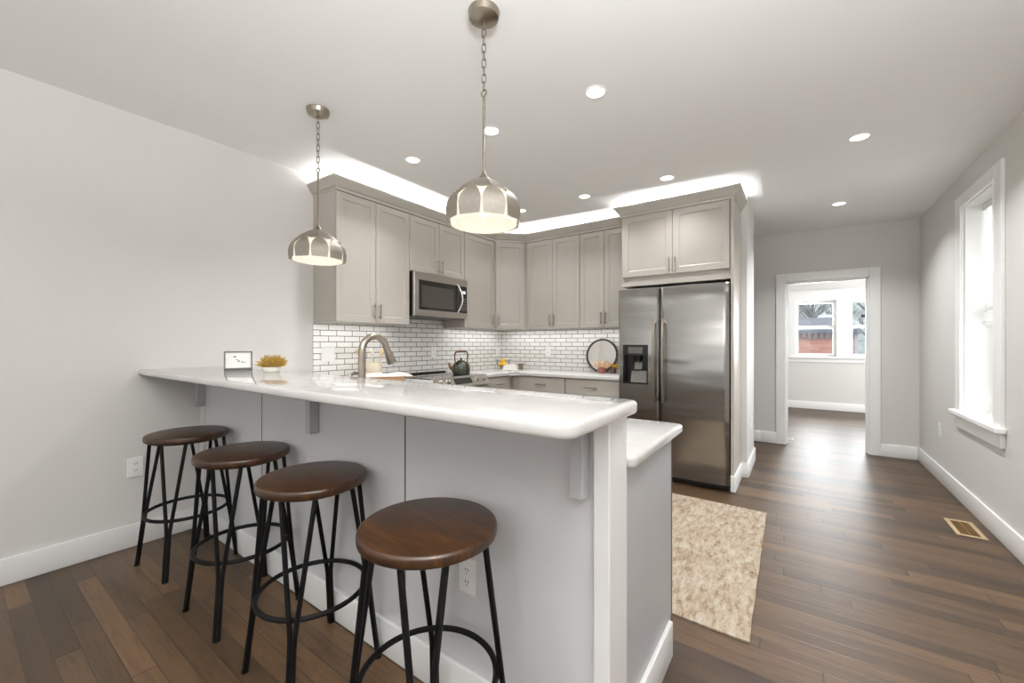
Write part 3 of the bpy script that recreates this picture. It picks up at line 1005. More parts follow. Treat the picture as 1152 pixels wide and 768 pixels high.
# slanted control fascia
MB().prism([(RX - 0.055, 0.9005), (RX - 0.055, 0.927), (RX - 0.03, 0.927), (RX + 0.03, 0.835), (RX + 0.03, 0.815), (RX - 0.02, 0.815), (RX - 0.02, 0.9005)], 'y', RY0, RY1).build('control_panel', 'steel', rg)
nv = Vector((0.092, 0, 0.06)).normalized()
ctr = Vector((RX, 0, 0.881))
M2 = Matrix(((nv.z, 0, nv.x), (0, 1, 0), (-nv.x, 0, nv.z))).to_4x4()
MB().box(-0.032, 0.032, RY0 + 0.26, RY0 + 0.505, 0.0005, 0.003).xf(Matrix.Translation(ctr) @ M2).build('display', 'black_glass', rg)
for y in (RY0 + 0.075, RY0 + 0.175, RY0 + 0.585, RY0 + 0.685):
    kb = MB().lathe([(0.028, 0.0005), (0.028, 0.006), (0.022, 0.008), (0.020, 0.034), (0.016, 0.037), (0.0, 0.037)], 20)
    kb.xf(Matrix.Translation(ctr + Vector((0, y, 0))) @ M2).build('knob', 'steel', rg, True)
MB().box(RX - 0.02, RX + 0.02, RY0 + 0.005, RY1 - 0.005, 0.26, 0.805, 0.004, 2).build('oven_door', 'steel', rg)
MB().box(RX + 0.02, RX + 0.022, RY0 + 0.12, RY1 - 0.12, 0.36, 0.66).build('oven_window', 'black_glass', rg)
MB().cyl((RX + 0.06, RY0 + 0.06, 0.765), (RX + 0.06, RY1 - 0.06, 0.765), 0.011, seg=12).cyl((RX + 0.02, RY0 + 0.09, 0.765), (RX + 0.06, RY0 + 0.09, 0.765), 0.008, seg=8).cyl((RX + 0.02, RY1 - 0.09, 0.765), (RX + 0.06, RY1 - 0.09, 0.765), 0.008, seg=8).build('oven_handle', 'steel', rg, True)
MB().box(RX - 0.02, RX + 0.015, RY0 + 0.005, RY1 - 0.005, 0.07, 0.25, 0.004, 2).build('warming_drawer', 'steel', rg)

# ------------------------------------------------------------------ backsplash
bs = MB().box(XL + 0.0003, XL + 0.01, 1.838, YK - 0.0003, CT + 0.0005, 1.424).box(XL + 0.0003, XL + 0.01, 2.595, 3.365, 1.424, 1.50).box(XL + 0.01, -1.44, YK - 0.01, YK - 0.0003, CT + 0.0005, 1.424)
tag(bs.build('tile_backsplash', 'subway_tile'), 'white subway tile backsplash with grey joints around the kitchen corner', 'backsplash')

# ------------------------------------------------------------------ wall units
UZ0, UZ1 = 1.425, 2.475
UF = -3.02     # door faces, left run
UB = 4.18      # door faces, rear run
c = thing('wall_cabinet', (-3.2, 2.217, UZ0), 'tall two-door grey wall cabinet at the left end of the run', 'cabinet')
MB().box(XL + 0.001, UF - 0.021, 1.842, 2.592, UZ0, 2.51).build('body', 'cabinet_paint', c)
front(c, (UF, 1.845, UZ0), A_L, 0.371, UZ1 - UZ0, 'door', 0.345, 0.10)
front(c, (UF, 2.220, UZ0), A_L, 0.371, UZ1 - UZ0, 'door', 0.027, 0.10)
c = thing('wall_cabinet', (-3.2, 2.98, 1.94), 'short two-door grey wall cabinet above the microwave', 'cabinet')
MB().box(XL + 0.001, UF - 0.021, 2.594, 3.364, 1.94, 2.51).build('body', 'cabinet_paint', c)
front(c, (UF, 2.597, 1.945), A_L, 0.381, UZ1 - 1.945, 'door', 0.353, 0.085)
front(c, (UF, 2.982, 1.945), A_L, 0.380, UZ1 - 1.945, 'door', 0.027, 0.085)
c = thing('wall_cabinet', (-3.2, 3.63, UZ0), 'single-door grey wall cabinet right of the microwave', 'cabinet')
MB().box(XL + 0.001, UF - 0.021, 3.366, 3.898, UZ0, 2.51).build('body', 'cabinet_paint', c)
front(c, (UF, 3.369, UZ0), A_L, 0.527, UZ1 - UZ0, 'door', 0.49, 0.10)
c = thing('wall_cabinet', (-3.1, 4.25, UZ0), 'diagonal corner grey wall cabinet with one door', 'cabinet')
MB().prism([(XL + 0.001, 3.90), (UF - 0.021, 3.90), (-2.752, 4.18 + 0.021), (-2.752, YK - 0.001), (XL + 0.001, YK - 0.001)], 'z', UZ0, 2.51).build('body', 'cabinet_paint', c)
dv = Vector((-2.752 - UF + 0.006, 4.18 - 3.90 + 0.006, 0))
wd = 0.352
ux = Vector((-2.752 - (UF - 0.021), 4.201 - 3.90, 0)).normalized()
nn = Vector((ux.y, -ux.x, 0))
og = Vector((UF - 0.021, 3.90, UZ0)) + nn * 0.021 + ux * ((Vector((-2.752 - (UF - 0.021), 4.201 - 3.90, 0)).length - wd) / 2)
front(c, og, math.atan2(ux.y, ux.x), wd, UZ1 - UZ0, 'door', 0.03, 0.10)
for x0, xm, x1, lab in ((-2.727, -2.372, -2.024, 'two-door grey wall cabinet on the rear wall next to the corner cabinet'), (-2.022, -1.733, -1.43, 'two-door grey wall cabinet on the rear wall next to the refrigerator')):
    c = thing('wall_cabinet', ((x0 + x1) / 2, 4.35, UZ0), lab, 'cabinet')
    MB().box(x0 - (0.024 if x0 < -2.7 else 0), x1, UB + 0.021, YK - 0.001, UZ0, 2.51).build('body', 'cabinet_paint', c)
    front(c, (x0 + 0.003, UB, UZ0), 0, xm - x0 - 0.005, UZ1 - UZ0, 'door', xm - x0 - 0.03, 0.10)
    front(c, (xm + 0.001, UB, UZ0), 0, x1 - xm - 0.004, UZ1 - UZ0, 'door', 0.025, 0.10)


def moulding(path, prof, z0, name, mat, parent=None, closed_ends=True):
    """sweep a crown profile [(out, z)] along a plan path, mitred; out is to the right of travel"""
    m_ = MB()
    n_ = len(path)
    rows = []
    for i, p in enumerate(path):
        p = Vector(p)
        d0 = (p - Vector(path[i - 1])).normalized() if i > 0 else None
        d1 = (Vector(path[i + 1]) - p).normalized() if i < n_ - 1 else None
        n0 = Vector((d0.y, -d0.x)) if d0 else None
        n1 = Vector((d1.y, -d1.x)) if d1 else None
        if n0 and n1:
            b_ = (n0 + n1)
            k = 2.0 / b_.length_squared
            off = b_ * k
        else:
            off = n0 or n1
        rows.append([m_.bm.verts.new((p.x + off.x * o_, p.y + off.y * o_, z0 + z)) for o_, z in prof])
    q = len(prof)
    for A, B in zip(rows, rows[1:]):
        for j in range(q):
            m_.bm.faces.new((A[j], A[(j + 1) % q], B[(j + 1) % q], B[j]))
    m_.bm.faces.new(rows[0])
    m_.bm.faces.new(rows[-1][::-1])
    return m_.build(name, mat, parent)


CROWN = [(-0.018, 0.0), (0.006, 0.0), (0.006, 0.022), (0.016, 0.028), (0.05, 0.078), (0.056, 0.082), (0.056, 0.098), (0.04, 0.098), (0.0, 0.04), (-0.018, 0.035)]
cr = moulding([(XL + 0.002, 1.842), (UF, 1.842), (UF, 3.90 + 0.008), (-2.744, UB), (-1.43, UB)], CROWN, 2.480, 'crown_moulding', 'cabinet_paint')
tag(cr, 'long grey crown moulding along the tops of the corner wall cabinets', 'moulding')

# cabinet over the refrigerator with its side panel
FCY = 3.87
c = thing('refrigerator_cabinet', (-0.95, 4.2, 0), 'deep two-door grey cabinet and side panel enclosing the refrigerator', 'cabinet')
MB().box(-1.428, -0.476, FCY + 0.021, YK - 0.001, 1.80, 2.51).build('body', 'cabinet_paint', c)
front(c, (-1.412, FCY, 1.885), 0, 0.463, 2.468 - 1.885, 'door', 0.437, 0.085)
front(c, (-0.946, FCY, 1.885), 0, 0.462, 2.468 - 1.885, 'door', 0.025, 0.085)
MB().box(-0.475, -0.451, FCY - 0.005, YK - 0.002, 0.0, 2.51, 0.001).build('side_panel', 'cabinet_paint', c)
MB().box(-0.4509, -0.437, FCY - 0.02, 4.333, 0.001, BBH, 0.004, 2).box(-0.476, -0.4509, FCY - 0.02, FCY - 0.006, 0.001, BBH, 0.003).build('baseboard', 'trim_white', c, True)
moulding([(-1.43, UB - 0.06), (-1.43, FCY), (-0.451, FCY), (-0.451, 4.349)], CROWN, 2.470, 'crown_moulding', 'cabinet_paint', c)

# ------------------------------------------------------------------ microwave
mw = thing('microwave', (-3.15, 2.975, 1.507), 'stainless over-the-range microwave with black window under the short cabinet', 'microwave')
MX = -2.965
MZ0, MZ1, MY0, MY1 = 1.515, 1.935, 2.602, 3.352
MB().box(XL + 0.011, MX - 0.028, MY0, MY1, MZ0, MZ1).build('body', 'black_plastic', mw)
MB().box(MX - 0.0279, MX, MY0, MY1, MZ0, MZ1, 0.003).build('door', 'steel', mw)
MB().box(MX + 0.0001, MX + 0.003, MY0 + 0.055, MY0 + 0.60, MZ0 + 0.06, MZ1 - 0.075).build('window_frame', 'black_glass', mw)
MB().box(MX + 0.003, MX + 0.004, MY0 + 0.085, MY0 + 0.53, MZ0 + 0.085, MZ1 - 0.125).build('window', 'oven_window', mw)
cp = MB().box(MX + 0.0001, MX + 0.003, MY0 + 0.605, MY1 - 0.012, MZ0 + 0.06, MZ1 - 0.075).build('control_panel', 'black_glass', mw)
MB().box(MX + 0.003, MX + 0.0036, MY0 + 0.66, MY0 + 0.715, MZ1 - 0.155, MZ1 - 0.125).build('display', 'display_blue', cp)
bt = MB()
for i in range(5):
    for j in range(3):
        bt.box(MX + 0.003, MX + 0.0034, MY0 + 0.655 + j * 0.024, MY0 + 0.673 + j * 0.024, MZ0 + 0.08 + i * 0.03, MZ0 + 0.095 + i * 0.03)
bt.build('keypad', 'grey_plastic', cp)
hp = []
for k in range(9):
    a = k / 8
    hp.append((MX + 0.008 + 0.045 * math.sin(math.pi * a), MY0 + 0.585 + 0.028 * math.sin(math.pi * a), MZ0 + 0.055 + a * (MZ1 - MZ0 - 0.12)))
MB().tube(hp, 0.010, 12).build('handle', 'chrome', mw, True)
MB().box(XL + 0.03, MX - 0.03, MY0 + 0.02, MY1 - 0.02, MZ0 - 0.008, MZ0 - 0.0005).build('vent_base', 'steel_dark', mw)

# ------------------------------------------------------------------ refrigerator
X0, X1, XG, FZ = -1.433, -0.483, -1.046, 1.762
rf = thing('refrigerator', (-0.96, 4.15, 0), 'stainless side-by-side refrigerator with a black ice dispenser', 'refrigerator')
MB().box(X0 + 0.005, X1 - 0.012, 3.876, YK - 0.03, 0.03, FZ - 0.015).box(X0 + 0.03, X1 - 0.03, 3.95, 4.4, 0.0, 0.03).build('body', 'steel_dark', rf)
MB().box(X0 + 0.01, X1 - 0.01, 3.845, 3.8755, 0.012, 0.052).build('kick_grille', 'black_plastic', rf)
DX, DW0, DW1 = 0, (-1.384, 0.868), (-1.146, 1.236)


def bowed(x0, x1, z0, z1, yb, yf, bow, hole=None):
    """door skin, edges rounded back, front slightly bowed"""
    m_ = MB()
    xs_ = [x0 + (x1 - x0) * k / 24 for k in range(25)]
    if hole:
        xs_ = sorted(set([x for x in xs_ if min(abs(x - hole[0]), abs(x - hole[2])) > 0.008] + [hole[0], hole[2]]))
    zs = [z0, z0 + 0.012, z1 - 0.012, z1]
    if hole:
        zs = [z0, z0 + 0.012, hole[1], hole[3], z1 - 0.012, z1]

    def yy(x, z):
        u = 2 * (x - x0) / (x1 - x0) - 1
        y = yf + bow * u * u
        d = min(x - x0, x1 - x)
        if d < 0.018:
            y += 0.018 * (1 - math.sqrt(max(0, 1 - (1 - d / 0.018) ** 2)))
        if z in (z0, z1):
            y += 0.006
        return y
    gv = {}
    for i, x in enumerate(xs_):
        for j, z in enumerate(zs):
            gv[i, j] = m_.bm.verts.new((x, yy(x, z), z))
    bd = {}
    nx, nz = len(xs_), len(zs)
    for i in range(nx - 1):
        for j in range(nz - 1):
            if hole and hole[0] - 1e-6 <= xs_[i] < hole[2] - 1e-6 and abs(zs[j] - hole[1]) < 1e-6:
                continue
            m_.bm.faces.new((gv[i, j], gv[i + 1, j], gv[i + 1, j + 1], gv[i, j + 1]))
    # sides and back
    loop = [(i, 0) for i in range(nx)] + [(nx - 1, j) for j in range(1, nz)] + [(i, nz - 1) for i in range(nx - 2, -1, -1)] + [(0, j) for j in range(nz - 2, 0, -1)]
    bk = [m_.bm.verts.new((xs_[i], yb, zs[j])) for i, j in loop]
    for k in range(len(loop)):
        a, b2 = gv[loop[k]], gv[loop[(k + 1) % len(loop)]]
        m_.bm.faces.new((a, b2, bk[(k + 1) % len(loop)], bk[k]))
    m_.bm.faces.new(bk)
    return m_


dL = bowed(X0, XG - 0.004, 0.055, FZ, 3.872, 3.80, 0.006, (DW0[0], DW0[1], DW1[0], DW1[1])).build('freezer_door', 'steel_door', rf, True, 40)
dR = bowed(XG + 0.004, X1, 0.055, FZ, 3.872, 3.80, 0.010).build('fridge_door', 'steel_door', rf, True, 40)
for nm, x, d in (('a', XG - 0.038, dL), ('b', XG + 0.038, dR)):
    hp = []
    for k in range(13):
        a = k / 12
        hp.append((x, 3.80 - 0.030 - 0.028 * math.sin(math.pi * a) ** 0.7, 0.715 + a * 0.755))
    h_ = MB().tube(hp, 0.011, 12)
    h_.box(x - 0.009, x + 0.009, 3.772, 3.803, 0.717, 0.75).box(x - 0.009, x + 0.009, 3.772, 3.803, 1.435, 1.468)
    h_.build('handle', 'nickel', d, True)
# dispenser recess
ds_ = MB()
x0_, z0_, x1_, z1_ = DW0[0] + 0.001, DW0[1] + 0.001, DW1[0] - 0.001, DW1[1] - 0.001
ds_.box(x0_, x1_, 3.864, 3.8705, z0_, z1_).box(x0_, x0_ + 0.012, 3.803, 3.864, z0_, z1_).box(x1_ - 0.012, x1_, 3.803, 3.864, z0_, z1_).box(x0_, x1_, 3.803, 3.864, z0_, z0_ + 0.012).box(x0_ + 0.012, x1_ - 0.012, 3.806, 3.864, z1_ - 0.10, z1_)
dsp = ds_.build('dispenser', 'black_plastic', dL)
MB().box(x0_ + 0.05, x1_ - 0.05, 3.804, 3.806, z1_ - 0.08, z1_ - 0.02).build('control_panel', 'grey_plastic', dsp)
MB().lathe([(0.042, z1_ - 0.1005), (0.03, z1_ - 0.15), (0.015, z1_ - 0.155)], 18, ((x0_ + x1_) / 2 + 0.015, 3.838, 0)).build('chute', 'black_plastic', dsp, True)
MB().prism([(3.835, z0_ + 0.135), (3.838, z0_ + 0.135), (3.862, z0_ + 0.2), (3.859, z0_ + 0.2)], 'x', (x0_ + x1_) / 2 - 0.02, (x0_ + x1_) / 2 + 0.05).build('paddle', 'grey_plastic', dsp)
MB().prism([(3.81, z0_ + 0.013), (3.862, z0_ + 0.013), (3.862, z0_ + 0.12), (3.845, z0_ + 0.12)], 'x', x0_ + 0.07, x1_ - 0.015).build('drip_tray', 'grey_plastic', dsp)
MB().box(X0 + 0.03, X0 + 0.13, 3.85, 3.95, FZ - 0.0148, FZ + 0.006, 0.004).build('hinge_cover', 'grey_plastic', rf)
MB().box(X1 - 0.14, X1 - 0.03, 3.85, 3.95, FZ - 0.0148, FZ + 0.006, 0.004).build('hinge_cover', 'grey_plastic', rf)

# ------------------------------------------------------------------ lamps
def can_light(x, y, label):
    z = zc(x)
    o = thing('recessed_light', (x, y, z), label, 'ceiling light', 'recessed lights in the ceiling')
    sl_ = Matrix.Rotation(0.0182, 4, 'Y')
    M = Matrix.Translation((x, y, z)) @ sl_
    MB().lathe([(0.052, -0.0005), (0.062, -0.0005), (0.060, -0.004), (0.050, -0.005), (0.048, -0.002)], 32, cap=False).xf(M).build('trim_ring', 'plastic_white', o, True)
    MB().lathe([(0.0, -0.0012), (0.049, -0.0012), (0.049, -0.0022), (0.0, -0.0022)], 32, cap=False).xf(M).build('diffuser', 'can_glow', o, True)
    l = bpy.data.lights.new('can_lamp', 'AREA')
    l.shape = 'DISK'
    l.size = 0.10
    l.energy = E_CAN * (0.5 if y < 0 else 0.5 if x > 0 and y < 2 else 1.25 if y < 3 else 2.1 if x > 0 else 0.7)
    l.color = WARM2
    l.spread = R(125)
    lo = bpy.data.objects.new('can_lamp', l)
    COL.objects.link(lo)
    lo.location = (x, y, z - 0.008)
    return o


labs = ['recessed ceiling light right of the nearer pendant, nearest the camera in the kitchen',
        'recessed ceiling light just right of the nearer pendant rod',
        'recessed ceiling light over the left cabinets, right of the far pendant',
        'recessed ceiling light in the rear kitchen row, middle of three',
        'recessed ceiling light above the refrigerator, right end of the rear row',
        'recessed ceiling light half hidden behind the nearer pendant shade',
        'recessed ceiling light over the open floor near the tall window',
        'recessed ceiling light closest to the doorway',
        'recessed ceiling light over the dining side near the left wall',
        'recessed ceiling light over the middle of the dining side',
        'recessed ceiling light over the dining side near the right wall',
        'recessed ceiling light over the walkway beside the bar']
for (x, y), lb in zip(CANS, labs):
    can_light(x, y, lb)


def strip_cove(pts, watts):
    for (a, b_) in pts:
        a, b_ = Vector(a), Vector(b_)
        d = b_ - a
        o = area('cove_strip', (a + b_) / 2, (R(180), 0, math.atan2(d.y, d.x)), d.length, 0.015, watts * d.length, WARM2)


ZC1 = 2.522
strip_cove([((UF - 0.11, 1.90, ZC1), (UF - 0.11, 4.05, ZC1)), ((-2.85, UB + 0.11, ZC1), (-1.45, UB + 0.11, ZC1)), ((-1.40, FCY + 0.11, ZC1), (-0.50, FCY + 0.11, ZC1)), ((-0.56, FCY + 0.15, ZC1), (-0.56, 4.32, ZC1))], E_COVE)


def strip_under(a, b_, watts):
    a, b_ = Vector(a), Vector(b_)
    d = b_ - a
    area('under_cabinet_strip', (a + b_) / 2, (0, 0, math.atan2(d.y, d.x)), d.length, 0.02, watts * d.length, WARM2)


strip_under((-3.22, 1.87, 1.42), (-3.22, 2.57, 1.42), E_UNDER)
strip_under((-3.22, 3.40, 1.42), (-3.22, 4.30, 1.42), E_UNDER)
strip_under((-3.15, 4.37, 1.42), (-1.48, 4.37, 1.42), E_UNDER)


def pendant(x, y):
    z = zc(x)
    o = thing('pendant_lamp', (x, y, 1.75), 'nearer brushed nickel petal pendant over the right half of the bar', 'pendant lamp', 'petal pendants over the bar')
    MB().lathe([(0.0, z - 0.0005), (0.064, z - 0.0005), (0.066, z - 0.006), (0.060, z - 0.028), (0.030, z - 0.040), (0.008, z - 0.044), (0.0, z - 0.044)], 36, (x, y, 0), False).build('canopy', 'nickel', o, True)
    # chain
    zt, zb = z - 0.042, 2.300
    n_ = 9
    st = (zt - zb) / n_
    ch = MB()
    for i in range(n_):
        zc_ = zt - (i + 0.5) * st
        hl, hw = st / 2 + 0.0035, 0.0085
        pts_ = []
        for k in range(16):
            a = 2 * math.pi * k / 16
            u = hw * math.cos(a)
            v = (hl - hw) * (1 if math.sin(a) > 0 else -1) * (1 if abs(math.sin(a)) > 1e-6 else 0) + hw * math.sin(a)
            ph = R(20) if i % 2 else R(110)
            pts_.append((x + u * math.cos(ph), y + u * math.sin(ph), zc_ + v))
        ch.tube(pts_, 0.0021, 6, True)
    ch.build('chain', 'nickel_dark', o, True)
    MB().ring((x, y, 2.287), 0.013, 0.0032, 24, 'y', 8).xf(Matrix.Identity(4)).build('loop', 'nickel_dark', o, True)
    MB().tube([(x, y, 2.273), (x, y, 1.965), (x, y, 1.957), (x, y, 1.945), (x, y, 1.932), (x, y, 1.928)], [0.0058, 0.0058, 0.008, 0.014, 0.024, 0.025], 16).build('rod', 'nickel_dark', o, True)

    def prof(s_):
        """shade outline, s 0 (top) .. 1 (rim): radius, z"""
        P = [(0.0, 0.026, 1.928), (0.2, 0.060, 1.908), (0.4, 0.095, 1.881), (0.55, 0.128, 1.850), (0.65, 0.141, 1.825), (0.8, 0.147, 1.790), (1.0, 0.144, 1.744)]
        for p, q in zip(P, P[1:]):
            if s_ <= q[0]:
                k = (s_ - p[0]) / (q[0] - p[0])
                return p[1] + k * (q[1] - p[1]), p[2] + k * (q[2] - p[2])
        return P[-1][1:]
    ln = MB().lathe([(prof(k / 16)[0] - 0.008, prof(k / 16)[1] - 0.003) for k in range(0, 17)], 40, (x, y, 0), False)
    ln.build('shade_liner', 'shade_white', o, True, 80)

    NP = 10

    def petal(phi, s0, s1, wid, out, top_round):
        m_ = MB()
        nu, nv_ = 8, 10
        grid = []
        for j in range(nv_ + 1):
            s_ = s0 + (s1 - s0) * j / nv_
            row_ = []
            t_ = j / nv_
            if top_round:            # arched top, straight hem
                f_ = min(1.0, math.sqrt(max(0.0, 1 - (1 - min(1, t_ / 0.55)) ** 2.0)) ** 1.25 * 0.94 + 0.06)
                f_ *= (1.0 - 0.10 * max(0, (t_ - 0.6) / 0.4))
            else:
                f_ = 1.0
            for i in range(nu + 1):
                q = 2 * i / nu - 1
                if not top_round:    # upper tier: hem curves to a shallow point between shields
                    s2 = s_ - 0.03 * t_ * abs(q)
                else:
                    s2 = s_
                r_, z_ = prof(min(1, max(0, s2)))
                r_ += out + 0.002 * t_
                # flat facet: every point of a row lies on the chord of the full petal width
                a_h = wid * f_
                a = math.atan(q * math.tan(a_h))
                rr_ = r_ * math.cos(wid * 0.75) / math.cos(a)
                a += phi
                row_.append(m_.bm.verts.new((x + rr_ * math.cos(a), y + rr_ * math.sin(a), z_)))
            grid.append(row_)
        for A, B in zip(grid, grid[1:]):
            for i in range(nu):
                m_.bm.faces.new((A[i], A[i + 1], B[i + 1], B[i]))
        g = bmesh.ops.solidify(m_.bm, geom=m_.bm.faces[:], thickness=0.0015)
        return m_
    for k in range(NP):
        petal(2 * math.pi * (k + 0.5) / NP, 0.02, 0.53, math.pi / NP * 0.98, 0.003, False).build('upper_petal', 'petal_metal', o, True, 50)
    for k in range(NP):
        petal(2 * math.pi * k / NP, 0.49, 1.0, math.pi / NP * 0.94, 0.008, True).build('lower_petal', 'petal_metal', o, True, 50)
    bu = MB()
    bu.lathe([(0.0, 1.775), (0.016, 1.779), (0.027, 1.79), (0.030, 1.805), (0.027, 1.822), (0.017, 1.845), (0.014, 1.86)], 20, (x, y, 0), False)
    bulb = bu.build('bulb', 'bulb_glow', o, True, 80)
    MB().cyl((x, y, 1.86), (x, y, 1.915), 0.017, seg=16).build('socket', 'plastic_white', o, True)
    return o


def bulb_light(x, y):
    l = bpy.data.lights.new('pendant_bulb', 'POINT')
    l.energy = E_BULB
    l.color = WARM
    l.shadow_soft_size = 0.03
    lo = bpy.data.objects.new('pendant_bulb', l)
    COL.objects.link(lo)
    lo.location = (x, y, 1.758)


PA, PB = (-1.07, 1.312), (-2.36, 1.323)
p1 = pendant(*PA)
p2 = dup(p1, (PB[0], PB[1], 1.75), R(10), 'farther brushed nickel petal pendant near the left end of the bar')
for ch in kids(p2):
    if ch.name.startswith('canopy'):
        ch.location.z += zc(PB[0]) - zc(PA[0])
    if ch.name.startswith('chain'):
        ch.scale.z = (zc(PB[0]) - 0.042 - 2.300) / (zc(PA[0]) - 0.042 - 2.300)
        ch.location.z = (1 - ch.scale.z) * (2.300 - 1.75)
bulb_light(*PA)
bulb_light(*PB)


# ------------------------------------------------------------------ stools
def stool_proto():
    o = thing('bar_stool', (0, 0, 0), 'x', 'stool', 'round wood and black metal bar stools at the bar')
    zt = 0.738
    st = MB().lathe([(0.0, zt - 0.034), (0.188, zt - 0.034), (0.194, zt - 0.030), (0.196, zt - 0.024), (0.196, zt - 0.010), (0.1945, zt - 0.005), (0.190, zt - 0.001), (0.187, zt), (0.0, zt)], 64, (0, 0, 0), False)
    st.build('seat', 'seat_wood', o, True, 40)
    MB().lathe([(0.120, zt - 0.041), (0.172, zt - 0.041), (0.172, zt - 0.0345), (0.120, zt - 0.0345)], 40, (0, 0, 0), False).build('seat_plate', 'black_metal', o, True)
    sb = MB()
    for k in range(8):
        a = R(22.5 + 45 * k)
        sb.lathe([(0.0, zt - 0.047), (0.006, zt - 0.046), (0.007, zt - 0.0415), (0.0, zt - 0.0415)], 8, (0.146 * math.cos(a), 0.146 * math.sin(a), 0), False)
    sb.build('bolt', 'black_metal', o, True)
    zl = zt - 0.041

    def rad(z):
        return 0.158 + (zl - z) / zl * 0.086
    for k in range(4):
        a = R(45 + 90 * k)
        er = Vector((math.cos(a), math.sin(a), 0))
        et = Vector((-math.sin(a), math.cos(a), 0))
        lg = MB()
        for s_ in (-1, 1):
            def P(z, off):
                return er * rad(z) + et * off * s_ + Vector((0, 0, z))
            lg.tube([P(zl, 0.056), P(0.262, 0.0088), P(0.24, 0.0070), P(0.0, 0.0066)], 0.0088, 10)
        lg.lathe([(0.0135, 0.0), (0.0135, 0.006), (0.0, 0.006)], 10, tuple(er * rad(0)), True)
        lg.build('leg', 'black_metal', o, True)
    MB().ring((0, 0, 0.30), rad(0.30) - 0.014, 0.0092, 64, 'z', 10).build('foot_ring', 'black_metal', o, True)
    return o


st0 = stool_proto()
spots = [(-2.895, 0.843, R(6), 'bar stool farthest left, beside the left wall outlet'),
         (-2.175, 0.849, R(1), 'second bar stool from the left wall, dark wood seat'),
         (-1.55, 0.849, R(-1), 'third bar stool from the left wall, between the second and the nearest'),
         (-0.868, 0.815, R(-3), 'nearest and rightmost bar stool, in front of the bar outlet')]
for i, (x, y, rz, lab) in enumerate(spots):
    if i == 0:
        st0.location = (x, y, 0)
        st0.rotation_euler = (0, 0, rz)
        st0['label'] = lab
    else:
        dup(st0, (x, y, 0), rz, lab)

# ------------------------------------------------------------------ rug
ru = MB()
nx, ny = 30, 52
rx0, rx1, ry0, ry1 = -0.99, -0.198, 1.96, 3.525
g = {}
for i in range(nx + 1):
    for j in range(ny + 1):
        u, v = i / nx, j / ny
        ex_ = 0.003 * math.sin(v * 31 + 1) * (1 if i in (0, nx) else 0) * 0.5
        z = 0.007 + 0.0008 * math.sin(u * 9 + v * 14)
        g[i, j] = ru.bm.verts.new((rx0 + u * (rx1 - rx0) + ex_ + 0.026 * (1 - v), ry0 + v * (ry1 - ry0) + 0.006 * math.sin(u * 5), z))
for i in range(nx):
    for j in range(ny):
        ru.bm.faces.new((g[i, j], g[i + 1, j], g[i + 1, j + 1], g[i, j + 1]))
lp = [(i, 0) for i in range(nx)] + [(nx, j) for j in range(ny)] + [(i, ny) for i in range(nx, 0, -1)] + [(0, j) for j in range(ny, 0, -1)]
bt_ = [ru.bm.verts.new((g[k].co.x, g[k].co.y, 0.0005)) for k in lp]
for k in range(len(lp)):
    ru.bm.faces.new((g[lp[k]], g[lp[(k + 1) % len(lp)]], bt_[(k + 1) % len(lp)], bt_[k]))
tag(ru.build('area_rug', 'rug_weave'), 'worn beige and cream runner rug on the kitchen floor', 'rug')

# ------------------------------------------------------------------ things on the bar
fx, fy = -2.85, 1.085
pf = thing('picture_frame', (fx, fy, BT), 'small black picture frame with a leaf sketch on the bar top', 'picture frame')
MF = Matrix.Translation((fx, fy, BT + 0.0004)) @ Matrix.Rotation(R(70), 4, 'Z') @ Matrix.Rotation(R(-10), 4, 'X')
w_, h_ = 0.148, 0.112
MB().box(-w_ / 2, w_ / 2, -0.010, 0.010, 0, 0.008).box(-w_ / 2, w_ / 2, -0.010, 0.010, h_ - 0.008, h_).box(-w_ / 2, -w_ / 2 + 0.008, -0.010, 0.010, 0.008, h_ - 0.008).box(w_ / 2 - 0.008, w_ / 2, -0.010, 0.010, 0.008, h_ - 0.008).xf(MF).build('frame', 'frame_black', pf)
MB().box(-w_ / 2 + 0.008, w_ / 2 - 0.008, -0.006, 0.008, 0.008, h_ - 0.008).xf(MF).build('print', 'paper', pf)
ik = MB()
for (a, b_, r_) in ((-0.018, 0.078, 0.009), (0.002, 0.050, 0.008), (0.020, 0.044, 0.007), (0.034, 0.040, 0.006), (-0.008, 0.060, 0.006)):
    ik.sphere((a, -0.0062, b_), r_, 0.5, 10, 6)
ik.bm.verts.ensure_lookup_table()
for v in ik.bm.verts:
    v.co.y = -0.0062 - (v.co.y + 0.0062) * 0.03 - 0.0003
ik.xf(MF).build('sketch', 'ink', pf)

px, py = -2.475, 1.112
pp = thing('potted_plant', (px, py, BT), 'small pale pot of dry golden grass on the bar top', 'plant')
MB().lathe([(0.0, BT + 0.0004), (0.040, BT + 0.0004), (0.045, BT + 0.008), (0.047, BT + 0.027), (0.043, BT + 0.027), (0.041, BT + 0.02), (0.0, BT + 0.02)], 28, (px, py, 0), False).build('pot', 'ceramic_white', pp, True)
fo = MB()
for i in range(230):
    a = random.uniform(0, 2 * math.pi)
    el = random.uniform(0.2, 1.05)
    L = random.uniform(0.05, 0.08)
    d = Vector((math.cos(a) * math.cos(el * 1.45), math.sin(a) * math.cos(el * 1.45), math.sin(el * 1.45)))
    p0 = Vector((px + 0.022 * math.cos(a), py + 0.022 * math.sin(a), BT + 0.021))
    p1_ = p0 + d * L * 0.6
    p2_ = p0 + d * L + Vector((0, 0, random.uniform(-0.006, 0.006)))
    fo.tube([p0, p1_, p2_], [0.0012, 0.0034, 0.0008], 5)
fo.build('foliage', 'straw', pp)

